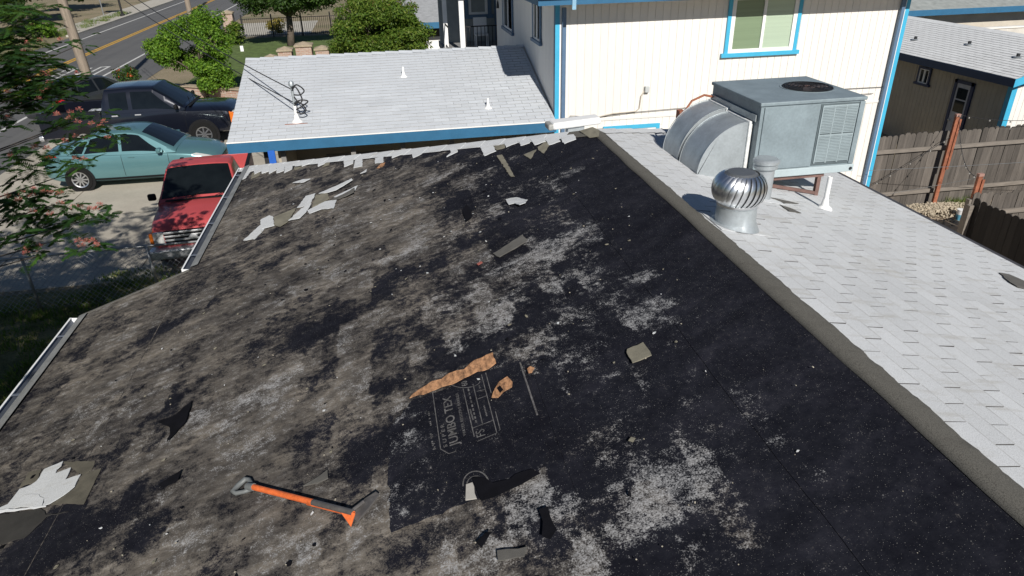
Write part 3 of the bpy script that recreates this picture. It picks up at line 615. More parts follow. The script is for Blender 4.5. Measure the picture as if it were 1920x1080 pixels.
for a, b in (((143, 545), (170, 700)), ((165, 780), (200, 960)), ((180, 790), (215, 955)), ((565, 300), (655, 680)), ((585, 520), (620, 640)), ((725, 450), (765, 600)), ((675, 240), (690, 300))):   # rows of fine print: short dashes
    for k in range(9):
        if random.random() < .2: continue
        t0 = k/9; t1 = t0+.07; A = (a[0]+(b[0]-a[0])*t0, a[1]+(b[1]-a[1])*t0); B = (a[0]+(b[0]-a[0])*t1, a[1]+(b[1]-a[1])*t1); pline(fp, Z1(*A), Z1(*B), .009)
pline(fp, (976, 683), (1009, 783), .010)
def arc(mb, c, rx, ry, a0, a1, w=.005, n=24):
    for k in range(n):
        t0 = math.radians(a0+(a1-a0)*k/n); t1 = math.radians(a0+(a1-a0)*(k+1)/n); pline(mb, (c[0]+rx*math.cos(t0), c[1]+ry*math.sin(t0)), (c[0]+rx*math.cos(t1), c[1]+ry*math.sin(t1)), w)
arc(fp, (872, 719), 29, 12, 0, 190); arc(fp, (894, 912), 24, 24, 170, 350, .007); arc(fp, (894, 914), 17, 17, 180, 345, .006)
fp.build('felt_print', PRN, prn)
def text_on(txt, pu, height, length, mat, parent, name, sx=(0, 1, 0), sy=None, n=NL, lift=.0177, P=RL, bold=0.0, origin=None):
    cu = bpy.data.curves.new(name, 'FONT'); cu.body = txt; cu.size = 1.0; cu.offset = bold
    o = bpy.data.objects.new('t', cu); COL.objects.link(o); bpy.context.view_layer.update()
    me = bpy.data.meshes.new_from_object(o.evaluated_get(bpy.context.evaluated_depsgraph_get())); bpy.data.objects.remove(o); bpy.data.curves.remove(cu)
    co = np.array([v.co[:] for v in me.vertices]); mn, mx = co.min(0), co.max(0)
    X = Vector(sx).normalized(); Nn = Vector(n).normalized(); Y = Nn.cross(X).normalized() if sy is None else Vector(sy).normalized()
    O = Vector(origin) if origin is not None else Vector(P(*pu))+Nn*lift
    for v in me.vertices: v.co = O+X*((v.co.x-mn[0])/(mx[0]-mn[0])*length)+Y*((v.co.y-mn[1])/(mx[1]-mn[1])*height)
    me.materials.clear(); return link(name, me, mat, parent)
pb = RL(*Z1(480, 905)); pt = RL(*Z1(420, 345))
text_on('JUMBO TEX', Z1(500, 890), .068, pt[1]-pb[1]-.02, PRN, prn, 'felt_lettering', bold=.012)
text_on('S U P E R', Z1(345, 920), .022, .20, PRN, prn, 'felt_lettering', bold=.01)
text_on('60', Z1(560, 262), .038, .05, PRN, prn, 'felt_lettering', bold=.02)
text_on('FS', Z1(750, 795), .05, .055, PRN, prn, 'felt_lettering')
text_on('WATER RESISTIVE BARRIER', Z1(545, 800), .017, .40, PRN, prn, 'felt_lettering', bold=.01)

# ================================================================ loose scraps and the tool
def scrap(poly, mat, label, bend=.0, lift=.022, name='shingle_scrap', th=.006, cat='shingle scrap', grp=None):
    o = flat(poly, mat, None, name, lift, th, bend=bend); tag(o, label, cat, grp)
    c = np.mean([v.co[:] for v in o.data.vertices], 0); o.data.transform(Matrix.Translation(-Vector(c))); o.location = c; return o
GS = 'loose shingle scraps on the felt'
S_ = [([(225, 978), (425, 800), (460, 850), (350, 965)], 'w', 'long white shingle strip, lowest piece of the torn heap near the left gutter'),
 ([(425, 745), (520, 700), (560, 715), (575, 815), (440, 850), (420, 800)], 'w', 'squarish white shingle piece above the lowest white strip of the heap'),
 ([(575, 720), (820, 620), (760, 730), (720, 780), (640, 830), (575, 815)], 't', 'tan underside shingle piece between white pieces, lower end of the heap'),
 ([(735, 765), (880, 640), (1000, 585), (960, 640), (940, 670), (870, 735)], 'w', 'white slanted shingle piece in the middle of the torn heap'),
 ([(825, 610), (930, 490), (1040, 465), (980, 560), (950, 590)], 'w', 'white shingle piece on the upper left side of the torn heap'),
 ([(1040, 470), (1170, 450), (1190, 510), (1060, 580), (1000, 610)], 't', 'tan shingle underside at the upper middle of the torn heap'),
 ([(945, 650), (1150, 545), (1275, 530), (1240, 625), (1100, 635), (970, 685)], 'w', 'wide white shingle piece on the right side of the torn heap'),
 ([(1075, 460), (1450, 305), (1460, 320), (1270, 425), (1180, 450)], 'w', 'thin white shingle sliver at the top of the torn heap'),
 ([(1240, 490), (1510, 360), (1480, 412), (1280, 492)], 'w', 'white wedge-shaped shingle at the upper right end of the torn heap'),
 ([(1215, 525), (1280, 494), (1485, 415), (1480, 460), (1300, 518)], 'g', 'grey tan shingle strip under the white wedge at the heap right end'),
 ([(780, 335), (900, 295), (980, 290), (900, 330)], 'w', 'small thin white scrap lying alone above the torn heap'),
 ([(1540, 235), (1620, 200), (1612, 226)], 'w', 'tiny white triangular scrap near the hip cap')]
mm = {'w': M_SHW, 't': M_TAN, 'g': M_GRYSH}
for i, (p, k, l) in enumerate(S_): scrap(C1(p), mm[k], l, bend=random.choice((0, .015, .03)), lift=.018+.004*(i % 4), grp=GS)
scrap([(949, 378), (958, 375), (970, 374), (991, 382), (988, 389), (976, 392), (966, 386), (955, 388)], M_SHW, 'white curled shingle scrap alone on the black felt below the peak', .03, .022, grp=GS)
scrap([(925, 479), (982, 446), (991, 457), (938, 486)], M_GRYSH, 'narrow grey brown shingle strip lying mid slope on the felt', .012, .022, grp=GS)
scrap([(1177, 660), (1207, 647), (1223, 673), (1187, 686)], M_TAN, 'square tan shingle piece on the clean black felt', .008, .022, grp=GS)
scrap([(934, 1038), (990, 1031), (985, 1049), (936, 1057)], M_GRYSH, 'grey rectangular shingle scrap at the bottom of the picture', .0, .022, grp=GS)
scrap([(876, 914), (888, 910), (896, 940), (875, 943)], plain('beige_paper_back', (.42, .40, .36), .9, var=.12), 'pale beige paper scrap beside the torn black flap', 0, .022, grp=GS)
scrap([(571, 916), (592, 904), (618, 888), (619, 904), (600, 911)], M_GRYSH, 'small dark grey felt scrap above the orange handle', .01, .022, grp=GS)
scrap([(895, 499), (903, 494), (906, 496), (898, 501)], plain('dull_red_chip', (.30, .09, .07), .8), 'tiny red chip on the felt by the grey strip', 0, .022, grp=GS)
scrap([(895, 1022), (912, 1008), (925, 1008), (905, 1032)], M_BLK, 'small black felt scrap near the bottom edge', .02, .022, grp=GS)
scrap([(1868, 513), (1890, 516), (1920, 530), (1920, 545), (1890, 531), (1880, 522)], M_GRYSH, 'dark split shingle scrap on the white slope by the eave', .0, .012, grp=GS) if False else None
o_ = flat([(1872, 514), (1890, 517), (1925, 532), (1935, 548), (1905, 540), (1884, 526)], M_GRYSH, None, 'shingle_scrap', .016, .005, RR, NR); tag(o_, 'dark split shingle scrap on the white slope near the right eave', 'shingle scrap', GS)
for p, l in (([(1440, 372), (1470, 378), (1497, 384), (1470, 383)], 'upper of two dark slivers on the white slope right of the turbine'), ([(1461, 386), (1485, 394), (1502, 402), (1478, 398)], 'lower of two dark slivers on the white slope right of the turbine')):
    o_ = flat(p, M_GRYSH, None, 'shingle_scrap', .014, .004, RR, NR); tag(o_, l, 'shingle scrap', GS)
# tiny crumbs of granule and wood: nobody could count them
cb = MB(); 
for k in range(170):
    x = -random.uniform(.15, 4.2); y = random.uniform(1.5, 7.5); s = random.uniform(.0025, .007)*(1.8 if random.random() < .06 else 1)
    cb.box((x, y, ZR+SL*x+.024), (s*random.uniform(.6, 2), s, s*.5), (0, 0, random.uniform(0, 3)))
tag(cb.build('roofing_crumbs', plain('pale_crumbs', (.42, .38, .30), .9, var=.4, scale=40)), 'pale crumbs and splinters scattered over the black felt', 'debris', kind='stuff')

def flakes(name, mat, n, lo, hi, label, xr=(.2, 4.6)):
    mb = MB()
    for k in range(n):
        x = -random.uniform(*xr); y = random.uniform(1.6, yl_max(-x)-.3); s = random.uniform(lo, hi); m = random.randint(4, 6); a0 = random.uniform(0, 6); st = random.uniform(.35, .9); th = random.uniform(0, 3.14)
        pts = []
        for j in range(m):
            a = a0+6.2832*j/m; r = s*random.uniform(.55, 1.15); px_, py_ = r*math.cos(a), r*st*math.sin(a); dx, dy = px_*math.cos(th)-py_*math.sin(th), px_*math.sin(th)+py_*math.cos(th)
            pts.append(Vector((x+dx, y+dy, ZR+SL*(x+dx)+.016+random.uniform(0, .006))))
        mb.prism(pts, .003, NL)
    tag(mb.build(name, mat), label, 'debris', kind='stuff')
flakes('tan_flakes', M_TAN, 60, .004, .02, 'small tan shingle crumbs strewn over the felt')
flakes('black_flakes', M_BLK, 70, .006, .028, 'small black felt flakes strewn over the grey felt', (1.2, 5.0))
flakes('white_flakes', M_SHW, 60, .004, .016, 'small white granule flakes strewn over the felt')
# shingle-stripping shovel
def tool():
    A = RL(455, 918); B = RL(668, 972); T = RL(716, 940)
    t = thing('roofing_shovel', A, 'orange handled roofing shovel with grey grip lying on the felt', 'shovel')
    n = np.array(NL); a = RL(478, 925)+n*.055; b = RL(662, 972)+n*.050; d = Vector(b-a).normalized()
    h = MB().tube([a, a+(b-a)*.5, b-(b-a)*.35], [.0165, .0165, .0165], 12); h.build('handle', M_ORNG, t, 60)
    h = MB().tube([b-(b-a)*.352, b+np.array(d)*.02], [.016, .0155], 12); h.build('steel_shaft', M_BLADE, t, 60)
    h = MB().tube([b-(b-a)*.40-n*.010, b+np.array(d)*.02-n*.012], [.0165, .015], 10); h.build('orange_sleeve', M_ORNG, t, 60)
    # D grip: closed loop in the felt plane
    s = d.cross(NL).normalized(); g0 = Vector(a)-d*.0
    loop = [g0-d*.005, g0-d*.035+s*.028, g0-d*.075+s*.050, g0-d*.105+s*.048, g0-d*.112, g0-d*.105-s*.048, g0-d*.075-s*.050, g0-d*.035-s*.028, g0-d*.005]
    g = MB().tube([p-NL*.02 for p in loop], [.013, .012, .013, .016, .016, .016, .013, .012, .013], 10); g.build('grip', M_GRIP, t, True)
    g = MB().tube([g0-d*.03-NL*.008, g0+d*.025], .021, 12); g.build('grip_collar', M_GRIP, t, 50)
    # kicker plate (orange) and blade, blade bent up and pointing right
    k1 = RL(644, 971)+n*.05; k2 = RL(659, 990)+n*.012; k3 = RL(672, 975)+n*.05
    MB().prism([k1, k2, k3], .006, NL).build('fulcrum', M_ORNG, t)
    bl = [RL(664, 975)+n*.030, RL(672, 984)+n*.022, RL(696, 962)+n*.028, RL(718, 941)+n*.055, RL(712, 937)+n*.060, RL(690, 946)+n*.045, RL(680, 955)+n*.040]
    MB().prism(bl, .004, NL).build('blade', M_BLADE, t)
    MB().tube([RL(666, 970)+n*.048, RL(688, 952)+n*.046], .009, 8).build('blade_rib', M_BLADE, t)
    return t
tool()

# ================================================================ rooftop unit
def zr(x): return ZR-SL*x
def ac_unit():
    x0, x1, y0, y1, z0, z1 = 1.20, 2.28, 5.95, 7.00, 3.89, 4.62
    t = thing('rooftop_unit', ((x0+x1)/2, y0, zr(1.7)), 'blue grey packaged air conditioner on steel legs on the white slope', 'air conditioner')
    MB().bb(x0+.01, x1-.01, y0+.008, y1-.008, z0+.07, z1-.03).build('cabinet', M_ACB, t, bevel=.006)
    top = MB().bb(x0-.005, x1+.005, y0-.008, y1+.008, z1-.03, z1+.004).build('top_panel', M_ACB, t, bevel=.008)
    MB().bb(x0-.006, x1+.006, y0-.01, y1+.01, z0, z0+.075).build('base_rail', plain('pale_blue_grey_rail', (.40, .47, .49), .5, var=.08), t, bevel=.006)
    MB().lathe([(.0, 0), (.016, 0), (.016, .006), (0, .006)], 12, (0, 0, 0)).build('rail_hole', M_ACD, t).matrix_local = Matrix.Translation(Vector((x1-.03, y0-.012, z0+.035))-t.location) @ Euler((math.pi/2, 0, 0)).to_matrix().to_4x4()
    # access panel on the front and the louvred coil guard
    MB().bb(x0+.045, x0+.605, y0-.004, y0+.006, z0+.085, z1-.04).build('access_panel', M_ACB, t, bevel=.004)
    MB().bb(x0+.005, x0+.032, y0-.003, y0+.006, z0+.085, z1-.04).build('corner_post', M_ACB, t)
    MB().bb(x1-.06, x1-.008, y0-.003, y0+.006, z0+.085, z1-.04).build('corner_post', M_ACB, t)
    gx0, gx1, gz0, gz1 = x0+.64, x1-.075, z0+.11, z1-.06
    MB().bb(gx0-.02, gx1+.01, y0+.001, y0+.0065, gz0-.02, gz1+.015).build('coil_guard', plain('dark_coil', (.09, .115, .125), .6), t)
    cw = (gx1-gx0)/3; rh = (gz1-gz0)/2
    for i in range(3):
        for j in range(2):
            g = MB(); a0 = gx0+i*cw+.008; a1 = gx0+(i+1)*cw-.008; b0 = gz0+j*rh+.012; b1 = gz0+(j+1)*rh-.012; n = 17
            for k in range(n):
                z = b0+(b1-b0)*(k+.5)/n; g.box(((a0+a1)/2, y0-.004, z), (a1-a0, .014, .0075), (math.radians(25), 0, 0))
            g.bb(a0-.012, a0, y0-.008, y0+.002, b0-.01, b1+.01); g.bb(a1, a1+.006, y0-.008, y0+.002, b0-.01, b1+.01); g.bb(a0-.01, a1+.006, y0-.0085, y0+.002, b1, b1+.014)
            g.build('louvre', M_ACG, t)
    # fan in the top
    fx, fy, fr = 1.975, 6.475, .245
    MB().lathe([(fr, .006), (fr+.02, .008), (fr+.02, 0), (fr, 0), (fr, .006)], 40, (fx, fy, z1)).build('fan_ring', M_ACB, t, 40)
    MB().lathe([(0, .0055), (fr, .0055)], 40, (fx, fy, z1)).build('fan_well', M_ACD, t)
    g = MB()
    for r in (.05, .09, .13, .17, .21, .238):
        g.tube([(fx+r*math.cos(a), fy+r*math.sin(a), z1+.014+.012*(1-r/fr)) for a in np.linspace(0, 2*math.pi, 33)], .0028, 5, False)
    for k in range(10):
        a = k*math.pi/5; g.tube([(fx+.03*math.cos(a), fy+.03*math.sin(a), z1+.027), (fx+fr*math.cos(a), fy+fr*math.sin(a), z1+.012)], .003, 5)
    g.build('fan_guard', M_IRON, t)
    for k in range(3):
        a = k*2.094; b = MB(); b.box((fx+.11*math.cos(a), fy+.11*math.sin(a), z1+.0085), (.17, .09, .004), (0.0, 0, a)); b.build('fan_blade', plain('fan_blade_grey', (.12, .10, .10), .5), t)
    MB().lathe([(0, .018), (.04, .018), (.045, .006)], 16, (fx, fy, z1)).build('fan_hub', M_STAND, t)
    # legs and stand
    for x in (x0+.15, x1-.32):
        for y in (y0+.05, y1-.05): MB().bb(x-.02, x+.02, y-.02, y+.02, zr(x)+.004, z0-.043).build('leg', M_STAND, t)
    for y in (y0+.045, y1-.045): MB().bb(x0+.05, x1-.28, y-.02, y+.02, z0-.042, z0-.002).build('stand_rail', M_STAND, t)
    for y in (y0+.045, y1-.045): MB().box(((x0+.15+x1-.32)/2, y, (zr(x0+.15)+zr(x1-.32))/2+.03), (.64, .025, .03), (0, math.atan(SL), 0)).build('skid', M_STAND, t)
    # the two curved return hoods
    def hood(ya, yb, r, zc):
        xr = x0-.002; zb = zr(.75)+.0; g = MB(); n = 14; prof = []
        rx, rz = .50, zc-zb
        for k in range(n+1):
            a = math.pi/2*k/n; prof.append((xr-rx*math.sin(a), zb+rz*math.cos(a)))
        bot = [(xr-rx, zr(xr-rx)+.004), (xr-.02, zr(xr)+.004)]
        out = prof+bot
        m = len(out); g.v += [(p[0], ya, p[1]) for p in out]+[(p[0], yb, p[1]) for p in out]
        g.f += [tuple(range(m))[::-1], tuple(range(m, 2*m))]+[(i, i+1, m+i+1, m+i) for i in range(m-1)]
        h = g.build('hood', M_GALV, t, 35)
        # standing seams at both rims and sealant where it meets the cabinet
        for yy in (ya-.006, yb+.001):
            s = MB(); k = len(prof)
            for q in (prof,):
                s.v += [(p[0]-.002, yy, p[1]+.002) for p in q]+[(p[0]-.010*math.sin(math.pi/2*i/n), yy, p[1]+.010*math.cos(math.pi/2*i/n)) for i, p in enumerate(q)]
                s.v += [(v[0], yy+.005, v[2]) for v in s.v[:2*k]]
            s.f += [(i, i+1, k+i+1, k+i) for i in range(k-1)]+[(3*k+i, 3*k+i+1, 2*k+i+1, 2*k+i) for i in range(k-1)]+[(k+i, k+i+1, 3*k+i+1, 3*k+i) for i in range(k-1)]
            s.build('hood_seam', M_GALV, h)
        c = MB(); c.bb(xr-.035, xr+.0015, ya-.022, yb+.022, zr(xr)+.05, zc+.012); c.build('sealant', plain('white_duct_sealant', (.72, .73, .72), .7, var=.18, scale=25, grit=60, bmp=.5), h, bevel=.008)
        return h
    hood(6.07, 6.50, .5, 4.42); hood(6.56, 6.96, .5, 4.44)
    MB().bb(x0-.010, x0-.001, 6.0, 6.98, 4.44, 4.50).build('hood_flange', M_GALV, t)
    MB().tube([(x0-.002, 6.93, 4.48), (x0-.10, 6.95, 4.50), (x0-.22, 6.98, 4.44), (x0-.30, 7.0, 4.30), (x0-.32, 7.0, zr(x0-.32)+.0)], .012, 8).build('conduit', M_RUST, t, True)
    MB().bb(x0-.35, x0-.29, 6.97, 7.06, 4.22, 4.34).build('junction_box', M_RUST, t)
    return t
ac_unit()
# turbine vent
def turbine():
    bx, by = .36, 4.62; zb = zr(bx)
    t = thing('turbine_vent', (bx, by, zb), 'shiny aluminium spinning turbine vent on the white slope by the ridge', 'roof vent')
    a = MB().prism([Vector((bx+dx, by+dy, zr(bx+dx)+.010)) for dx, dy in ((-.19, -.17), (.22, -.17), (.22, .2), (-.19, .2))], .004, NR).build('flashing', M_SHW, t)
    g = MB(); n = 36
    for i, (r, z) in enumerate([(.19, None), (.156, .05), (.150, .17), (.154, .175), (.154, .19), (.146, .192)]):
        for k in range(n):
            an = 2*math.pi*k/n; x = bx+r*math.cos(an); y = by+r*math.sin(an); g.v.append((x, y, zr(x)+.012 if z is None else zb+z))
    for i in range(5):
        for k in range(n): g.f.append((i*n+k, i*n+(k+1) % n, (i+1)*n+(k+1) % n, (i+1)*n+k))
    g.build('base_collar', M_GALV, t, 40)
    R0, zc, hh = .196, zb+.305, .12
    MB().lathe([(.0, 0), (.11, 0), (.16, .03), (.165, .12), (.16, .2), (.10, .24), (0, .24)], 24, (bx, by, zb+.195)).build('inner_drum', plain('dull_drum_metal', (.16, .17, .18), .5, metal=.5), t)
    nf = 26
    for k in range(nf):
        f = MB(); m = 9
        for j in range(m+1):
            u = j/m; ph = -1.05+2.15*u; z = zc+hh*math.sin(ph)/math.sin(1.1); r = R0*math.cos(ph*.80); tw = .42*(u-.5)
            a0 = 2*math.pi*k/nf+tw; a1 = a0+2*math.pi/nf*1.16
            for a, dr in ((a0, .010), (a0*.5+a1*.5, .010), (a1, -.006)):
                f.v.append((bx+(r+dr)*math.cos(a), by+(r+dr)*math.sin(a), z))
        for j in range(m):
            for q in range(2): f.f.append((j*3+q, j*3+q+1, (j+1)*3+q+1, (j+1)*3+q))
        f.build('fin', M_ALU, t, True)
    MB().lathe([(.145, -.012), (.135, .004), (.08, .018), (.0, .024)], 32, (bx, by, zc+hh*.86)).build('cap', M_ALU, t, True)
    MB().lathe([(.10, 0), (.158, .0), (.160, .016), (.15, .018)], 32, (bx, by, zb+.186)).build('lower_ring', M_ALU, t, 40)
turbine()
# flue and plumbing vents
def flue():
    x, y = 1.12, 5.58; z = zr(x); t = thing('flue_pipe', (x, y, z), 'grey capped metal flue pipe between turbine and air conditioner', 'flue')
    MB().lathe([(.085, -.02), (.085, .30)], 24, (x, y, z)).build('pipe', plain('grey_flue_metal', (.42, .45, .47), .4, metal=.4, var=.1), t, 40)
    MB().lathe([(.10, 0), (.108, .012), (.108, .030), (.10, .034), (.10, .048), (.116, .052), (.116, .078), (.10, .09), (0, .094)], 24, (x, y, z+.285)).build('cap', M_GALV, t, 30)
    MB().prism([Vector((x+dx, y+dy, zr(x+dx)+.012)) for dx, dy in ((-.16, -.15), (.16, -.15), (.16, .15), (-.16, .15))], .004, NR).build('flashing', M_SHW, t)
flue()
def pvc(x, y, z, h, label, r=.022, name='vent_pipe', n=None):
    t = thing(name, (x, y, z), label, 'vent pipe')
    MB().lathe([(r, -.03), (r, h), (r*.75, h+.001), (r*.75, h-.05)], 14, (x, y, z)).build('pipe', M_WHITE, t, 40)
    MB().lathe([(r*3.4, -.012), (r*3.0, .008), (r*1.7, .03), (r*1.15, .09), (r*1.05, .10)], 18, (x, y, z)).build('flashing', M_WHITE, t, 40)
    return t
pvc(1.765, 5.54, zr(1.765)+.005, .31, 'thin white plumbing vent pipe in front of the air conditioner')
# white metal hood behind the peak
t = thing('vent_box', (-.03, 8.0, 3.85), 'long white metal vent box standing behind the roof peak', 'vent box')
MB().box((-.02, 8.0, 4.035), (.60, .22, .085), (0, math.radians(-3.0), math.radians(2))).build('box', M_WHITE, t, bevel=.03, seg=3)
MB().box((-.335, 7.99, 4.012), (.07, .20, .075), (0, math.radians(-3.0), math.radians(2))).build('end_piece', plain('greyed_plastic', (.33, .33, .31), .6, var=.2, scale=12), t, bevel=.02)
MB().bb(-.12, .08, 7.93, 8.07, 3.80, 4.0).build('neck', M_GALV, t)

# ================================================================ neighbour's house
YW, XWL, XWR = 13.30, 1.00, 8.32
nb = thing('cream_house', (4.6, YW, 0), 'two-storey cream house with light blue trim beyond the roof', 'house')
M_GREY_SH = plain('grey_roof_shingle', (.30, .31, .32), .95, var=.3, scale=9, grit=60, bmp=.3, stretch=(.5, 3, 3))
wS = MB().bb(XWL+.02, XWR-.02, YW+.02, 20.4, 0, 5.0).build('wall', M_SIDING, nb)
bw = .152
def boards(axis, a0, a1, face, z0, z1, parent, mat, sgn, skip=()):
    k = a0
    while k < a1-.02:
        e = min(k+bw-.0065, a1); segs = [(z0, z1)]
        for (s0, s1, q0, q1) in skip:
            if e > s0 and k < s1: segs = [(z0, q0), (q1, z1)]
        for q in segs:
            if q[1]-q[0] < .03: continue
            m = MB()
            if axis == 'x': m.bb(k, e, face+min(0, sgn*.010), face+max(0, sgn*.010), q[0], q[1])
            else: m.bb(face+min(0, sgn*.010), face+max(0, sgn*.010), k, e, q[0], q[1])
            m.build('siding_board', mat, parent)
        k += bw
WX0, WX1, WZ0, WZ1 = 4.47, 5.90, 3.83, 4.96
boards('x', XWL+.13, XWR-.13, YW+.02, 2.70, 5.0, wS, M_SIDING, -1, [(WX0, WX1, WZ0, WZ1)])
boards('x', XWL+.13, XWR-.13, YW+.02, 0.3, 2.66, wS, M_SIDING, -1, [(2.0, 3.2, 1.4, 2.50)])
boards('y', YW+.13, 20.3, XWL+.02, 2.6, 5.0, wS, M_SIDING, -1)
MB().bb(XWL+.12, XWR-.12, YW-.006, YW+.018, 2.655, 2.70).build('belt_board', M_SIDING, nb)
# corner boards: a light blue and a white strip, grey-blue downpipes
for xa, xb, xw0, xw1, xp in ((XWL, XWL+.085, XWL+.085, XWL+.135, XWL+.15), (XWR-.085, XWR, XWR-.15, XWR-.085, XWR-.20)):
    MB().bb(xa, xb, YW-.012, YW+.03, .2, 5.0).build('corner_board', M_CYAN, nb)
    MB().bb(xw0, xw1, YW-.009, YW+.02, .2, 5.0).build('corner_strip', M_WHITE, nb)
    MB().bb(xp-.03, xp+.045, YW-.085, YW-.02, .1, 4.80).build('downpipe', M_NAVY, nb, bevel=.008)
MB().bb(XWL-.002, XWL+.03, YW-.011, YW+.10, 2.6, 5.0).build('corner_board', M_BLUE, nb)
# upper eave: soffit, fascia, gutter, roof
EX0, EX1, EY0, EZ = .56, 8.72, 12.74, 4.95
MB().bb(EX0+.03, EX1-.03, EY0+.03, 20.9, EZ-.05, EZ).build('soffit', plain('white_soffit', (.62, .60, .56), .7), nb)
MB().bb(EX0, EX1, EY0, EY0+.028, EZ-.06, EZ+.16).build('fascia', M_BLUE, nb); MB().bb(EX0, EX0+.028, EY0+.03, 20.9, EZ-.06, EZ+.16).build('fascia', M_BLUE, nb)
MB().bb(EX1-.028, EX1, EY0+.03, 20.9, EZ-.06, EZ+.16).build('fascia', M_BLUE, nb)
MB().bb(1.17, 1.24, EY0-.02, EY0-.001, EZ-.14, EZ+.1).build('fascia_bracket', plain('pale_blue_block', (.25, .45, .6), .5), nb)
ry = (EY0+20.9)/2
MB().add([(EX0-.03, EY0-.03, EZ+.165), (EX1+.03, EY0-.03, EZ+.165), (EX1-3, ry, EZ+1.5), (EX0+3, ry, EZ+1.5), (EX0-.03, 20.93, EZ+.165), (EX1+.03, 20.93, EZ+.165)], [(0, 1, 2, 3), (3, 2, 5, 4), (0, 3, 4), (1, 5, 2)]).build('roof', M_GREY_SH, nb)
MB().tube([(EX0-.02, EY0-.06, EZ+.12), (EX1+.02, EY0-.06, EZ+.12)], .05, 10).build('gutter', M_BLUE, nb, True)
# sliding window in the south wall
def window(root, axis, a0, a1, face, z0, z1, sgn, trim, frame_m, pane, halves=2, blinds=None, sill=True, fw=.085, tw=.075):
    """face = plane of the wall, sgn = direction outwards"""
    def B(p0, p1, d0, d1, q0, q1):
        f0, f1 = sorted((face+sgn*d0, face+sgn*d1)); m = MB()
        return m.bb(p0, p1, f0, f1, q0, q1) if axis == 'x' else m.bb(f0, f1, p0, p1, q0, q1)
    w = B(a0, a1, -.0175, -.014, z0, z1).build('window', M_ACD, root)
    for m in (B(a0-tw, a0, -.0, .034, z0, z1), B(a1, a1+tw, -.0, .034, z0, z1), B(a0-tw, a1+tw, -.0, .033, z1, z1+tw)): m.build('window_trim', trim, w)
    if sill: B(a0-tw-.06, a1+tw+.06, 0, .06, z0-tw, z0).build('sill', trim, w)
    for m in (B(a0, a0+fw, -.013, .022, z0, z1), B(a1-fw, a1, -.013, .022, z0, z1), B(a0+fw, a1-fw, -.013, .021, z0, z0+fw*.8), B(a0+fw, a1-fw, -.013, .021, z1-fw*.7, z1)): m.build('window_frame', frame_m, w)
    for k in range(halves):
        p0 = a0+fw+(a1-a0-2*fw)*k/halves; p1 = a0+fw+(a1-a0-2*fw)*(k+1)/halves
        B(p0+.004, p1-.004, -.011+.006*k, -.008+.006*k, z0+fw*.8, z1-fw*.7).build('pane', pane[k % len(pane)], w)
        if k: B(p0-.03, p0+.03, -.012, .018, z0+fw*.8, z1-fw*.7).build('mullion', frame_m, w)
    return w
P1 = plain('green_tinted_blind_pane', (.20, .27, .17), .12, var=.08, scale=2, stretch=(.2, .2, 14), spec=.8, bmp=0); P2 = plain('pale_green_blind_pane', (.42, .52, .40), .12, var=.07, scale=2, stretch=(.2, .2, 14), spec=.8, bmp=0)
window(nb, 'x', WX0+.02, WX1-.02, YW+.002, WZ0, WZ1-.1, -1, M_CYAN, M_WHITE, [P1, P2])
window(nb, 'x', 2.08, 3.12, YW+.002, 1.45, 2.46, -1, M_CYAN, M_WHITE, [M_WGLASS])
M_SHBLUE = plain('muted_blue_trim', (.10, .17, .27), .5, var=.1)
window(nb, 'y', 14.55, 15.22, XWL+.002, 4.03, 4.82, -1, M_SHBLUE, M_WHITE, [M_WGLASS], tw=.06, fw=.05)
window(nb, 'y', 17.75, 19.05, XWL+.002, 3.84, 4.86, -1, M_SHBLUE, M_WHITE, [M_WGLASS], tw=.07, fw=.06)
# wall clutter
MB().bb(2.82, 2.91, YW-.07, YW-.001, 3.17, 3.29).build('meter_box', plain('grey_box', (.45, .47, .47), .5), nb, bevel=.01)
MB().tube([(2.83, YW-.02, 3.2), (2.76, YW-.015, 3.1), (2.74, YW-.015, 2.86), (2.66, YW-.02, 2.80), (2.2, YW-.02, 2.79), (1.75, YW-.03, 2.72), (1.3, YW-.02, 2.75)], .011, 6).build('wall_cable', plain('tan_cable', (.45, .40, .33), .6), nb, True)
MB().tube([(1.3, YW-.03, 2.80), (1.9, YW-.03, 2.745), (2.6, YW-.03, 2.79), (4.5, YW-.03, 2.83), (7.9, YW-.03, 2.86)], .006, 5).build('wall_cable', M_WIRE, nb, True)
MB().tube([(4.6, YW-.02, 3.05), (6.0, YW-.02, 3.0), (8.1, YW-.02, 2.98)], .006, 5).build('wall_cable', M_WIRE, nb, True)
MB().lathe([(.0, 0), (.035, 0), (.03, .08), (.012, .2), (0, .21)], 10, (XWL-.02, 19.9, 4.2)).build('wall_ornament', M_IRON, nb)
# balcony behind: post, railing, door and window of the back wall
MB().bb(.03, .17, 20.93, 21.07, 0, 5.0).build('porch_post', M_WHITE, nb); MB().bb(-.35, -.23, 21.9, 22.02, 0, 5.0).build('porch_post', M_WHITE, nb)
MB().bb(-.4, 4.0, 20.42, 23.6, 2.78, 2.95).build('porch_deck', plain('grey_deck', (.25, .25, .25), .8), nb)
rl = MB()
for z in (3.62, 3.02): rl.bb(.16, 1.14, 20.98, 21.02, z, z+.03); rl.bb(-.32, -.29, 21.05, 21.9, z, z+.03)
railing = rl.build('railing', M_IRON, nb)
for k in range(9): MB().bb(.2+k*.11, .218+k*.11, 20.99, 21.008, 3.04, 3.62).build('baluster', M_IRON, railing)
MB().bb(-.38, 4, 23.0, 23.2, 2.9, 5).build('back_wall', plain('shade_dark_siding', (.30, .33, .33), .8, var=.1), nb); MB().bb(-.75, 4.2, 19.95, 23.6, 5.02, 5.16).build('porch_roof', M_GREY_SH, nb)  # wall colour darkened for porch shade; roof extended south to shade it
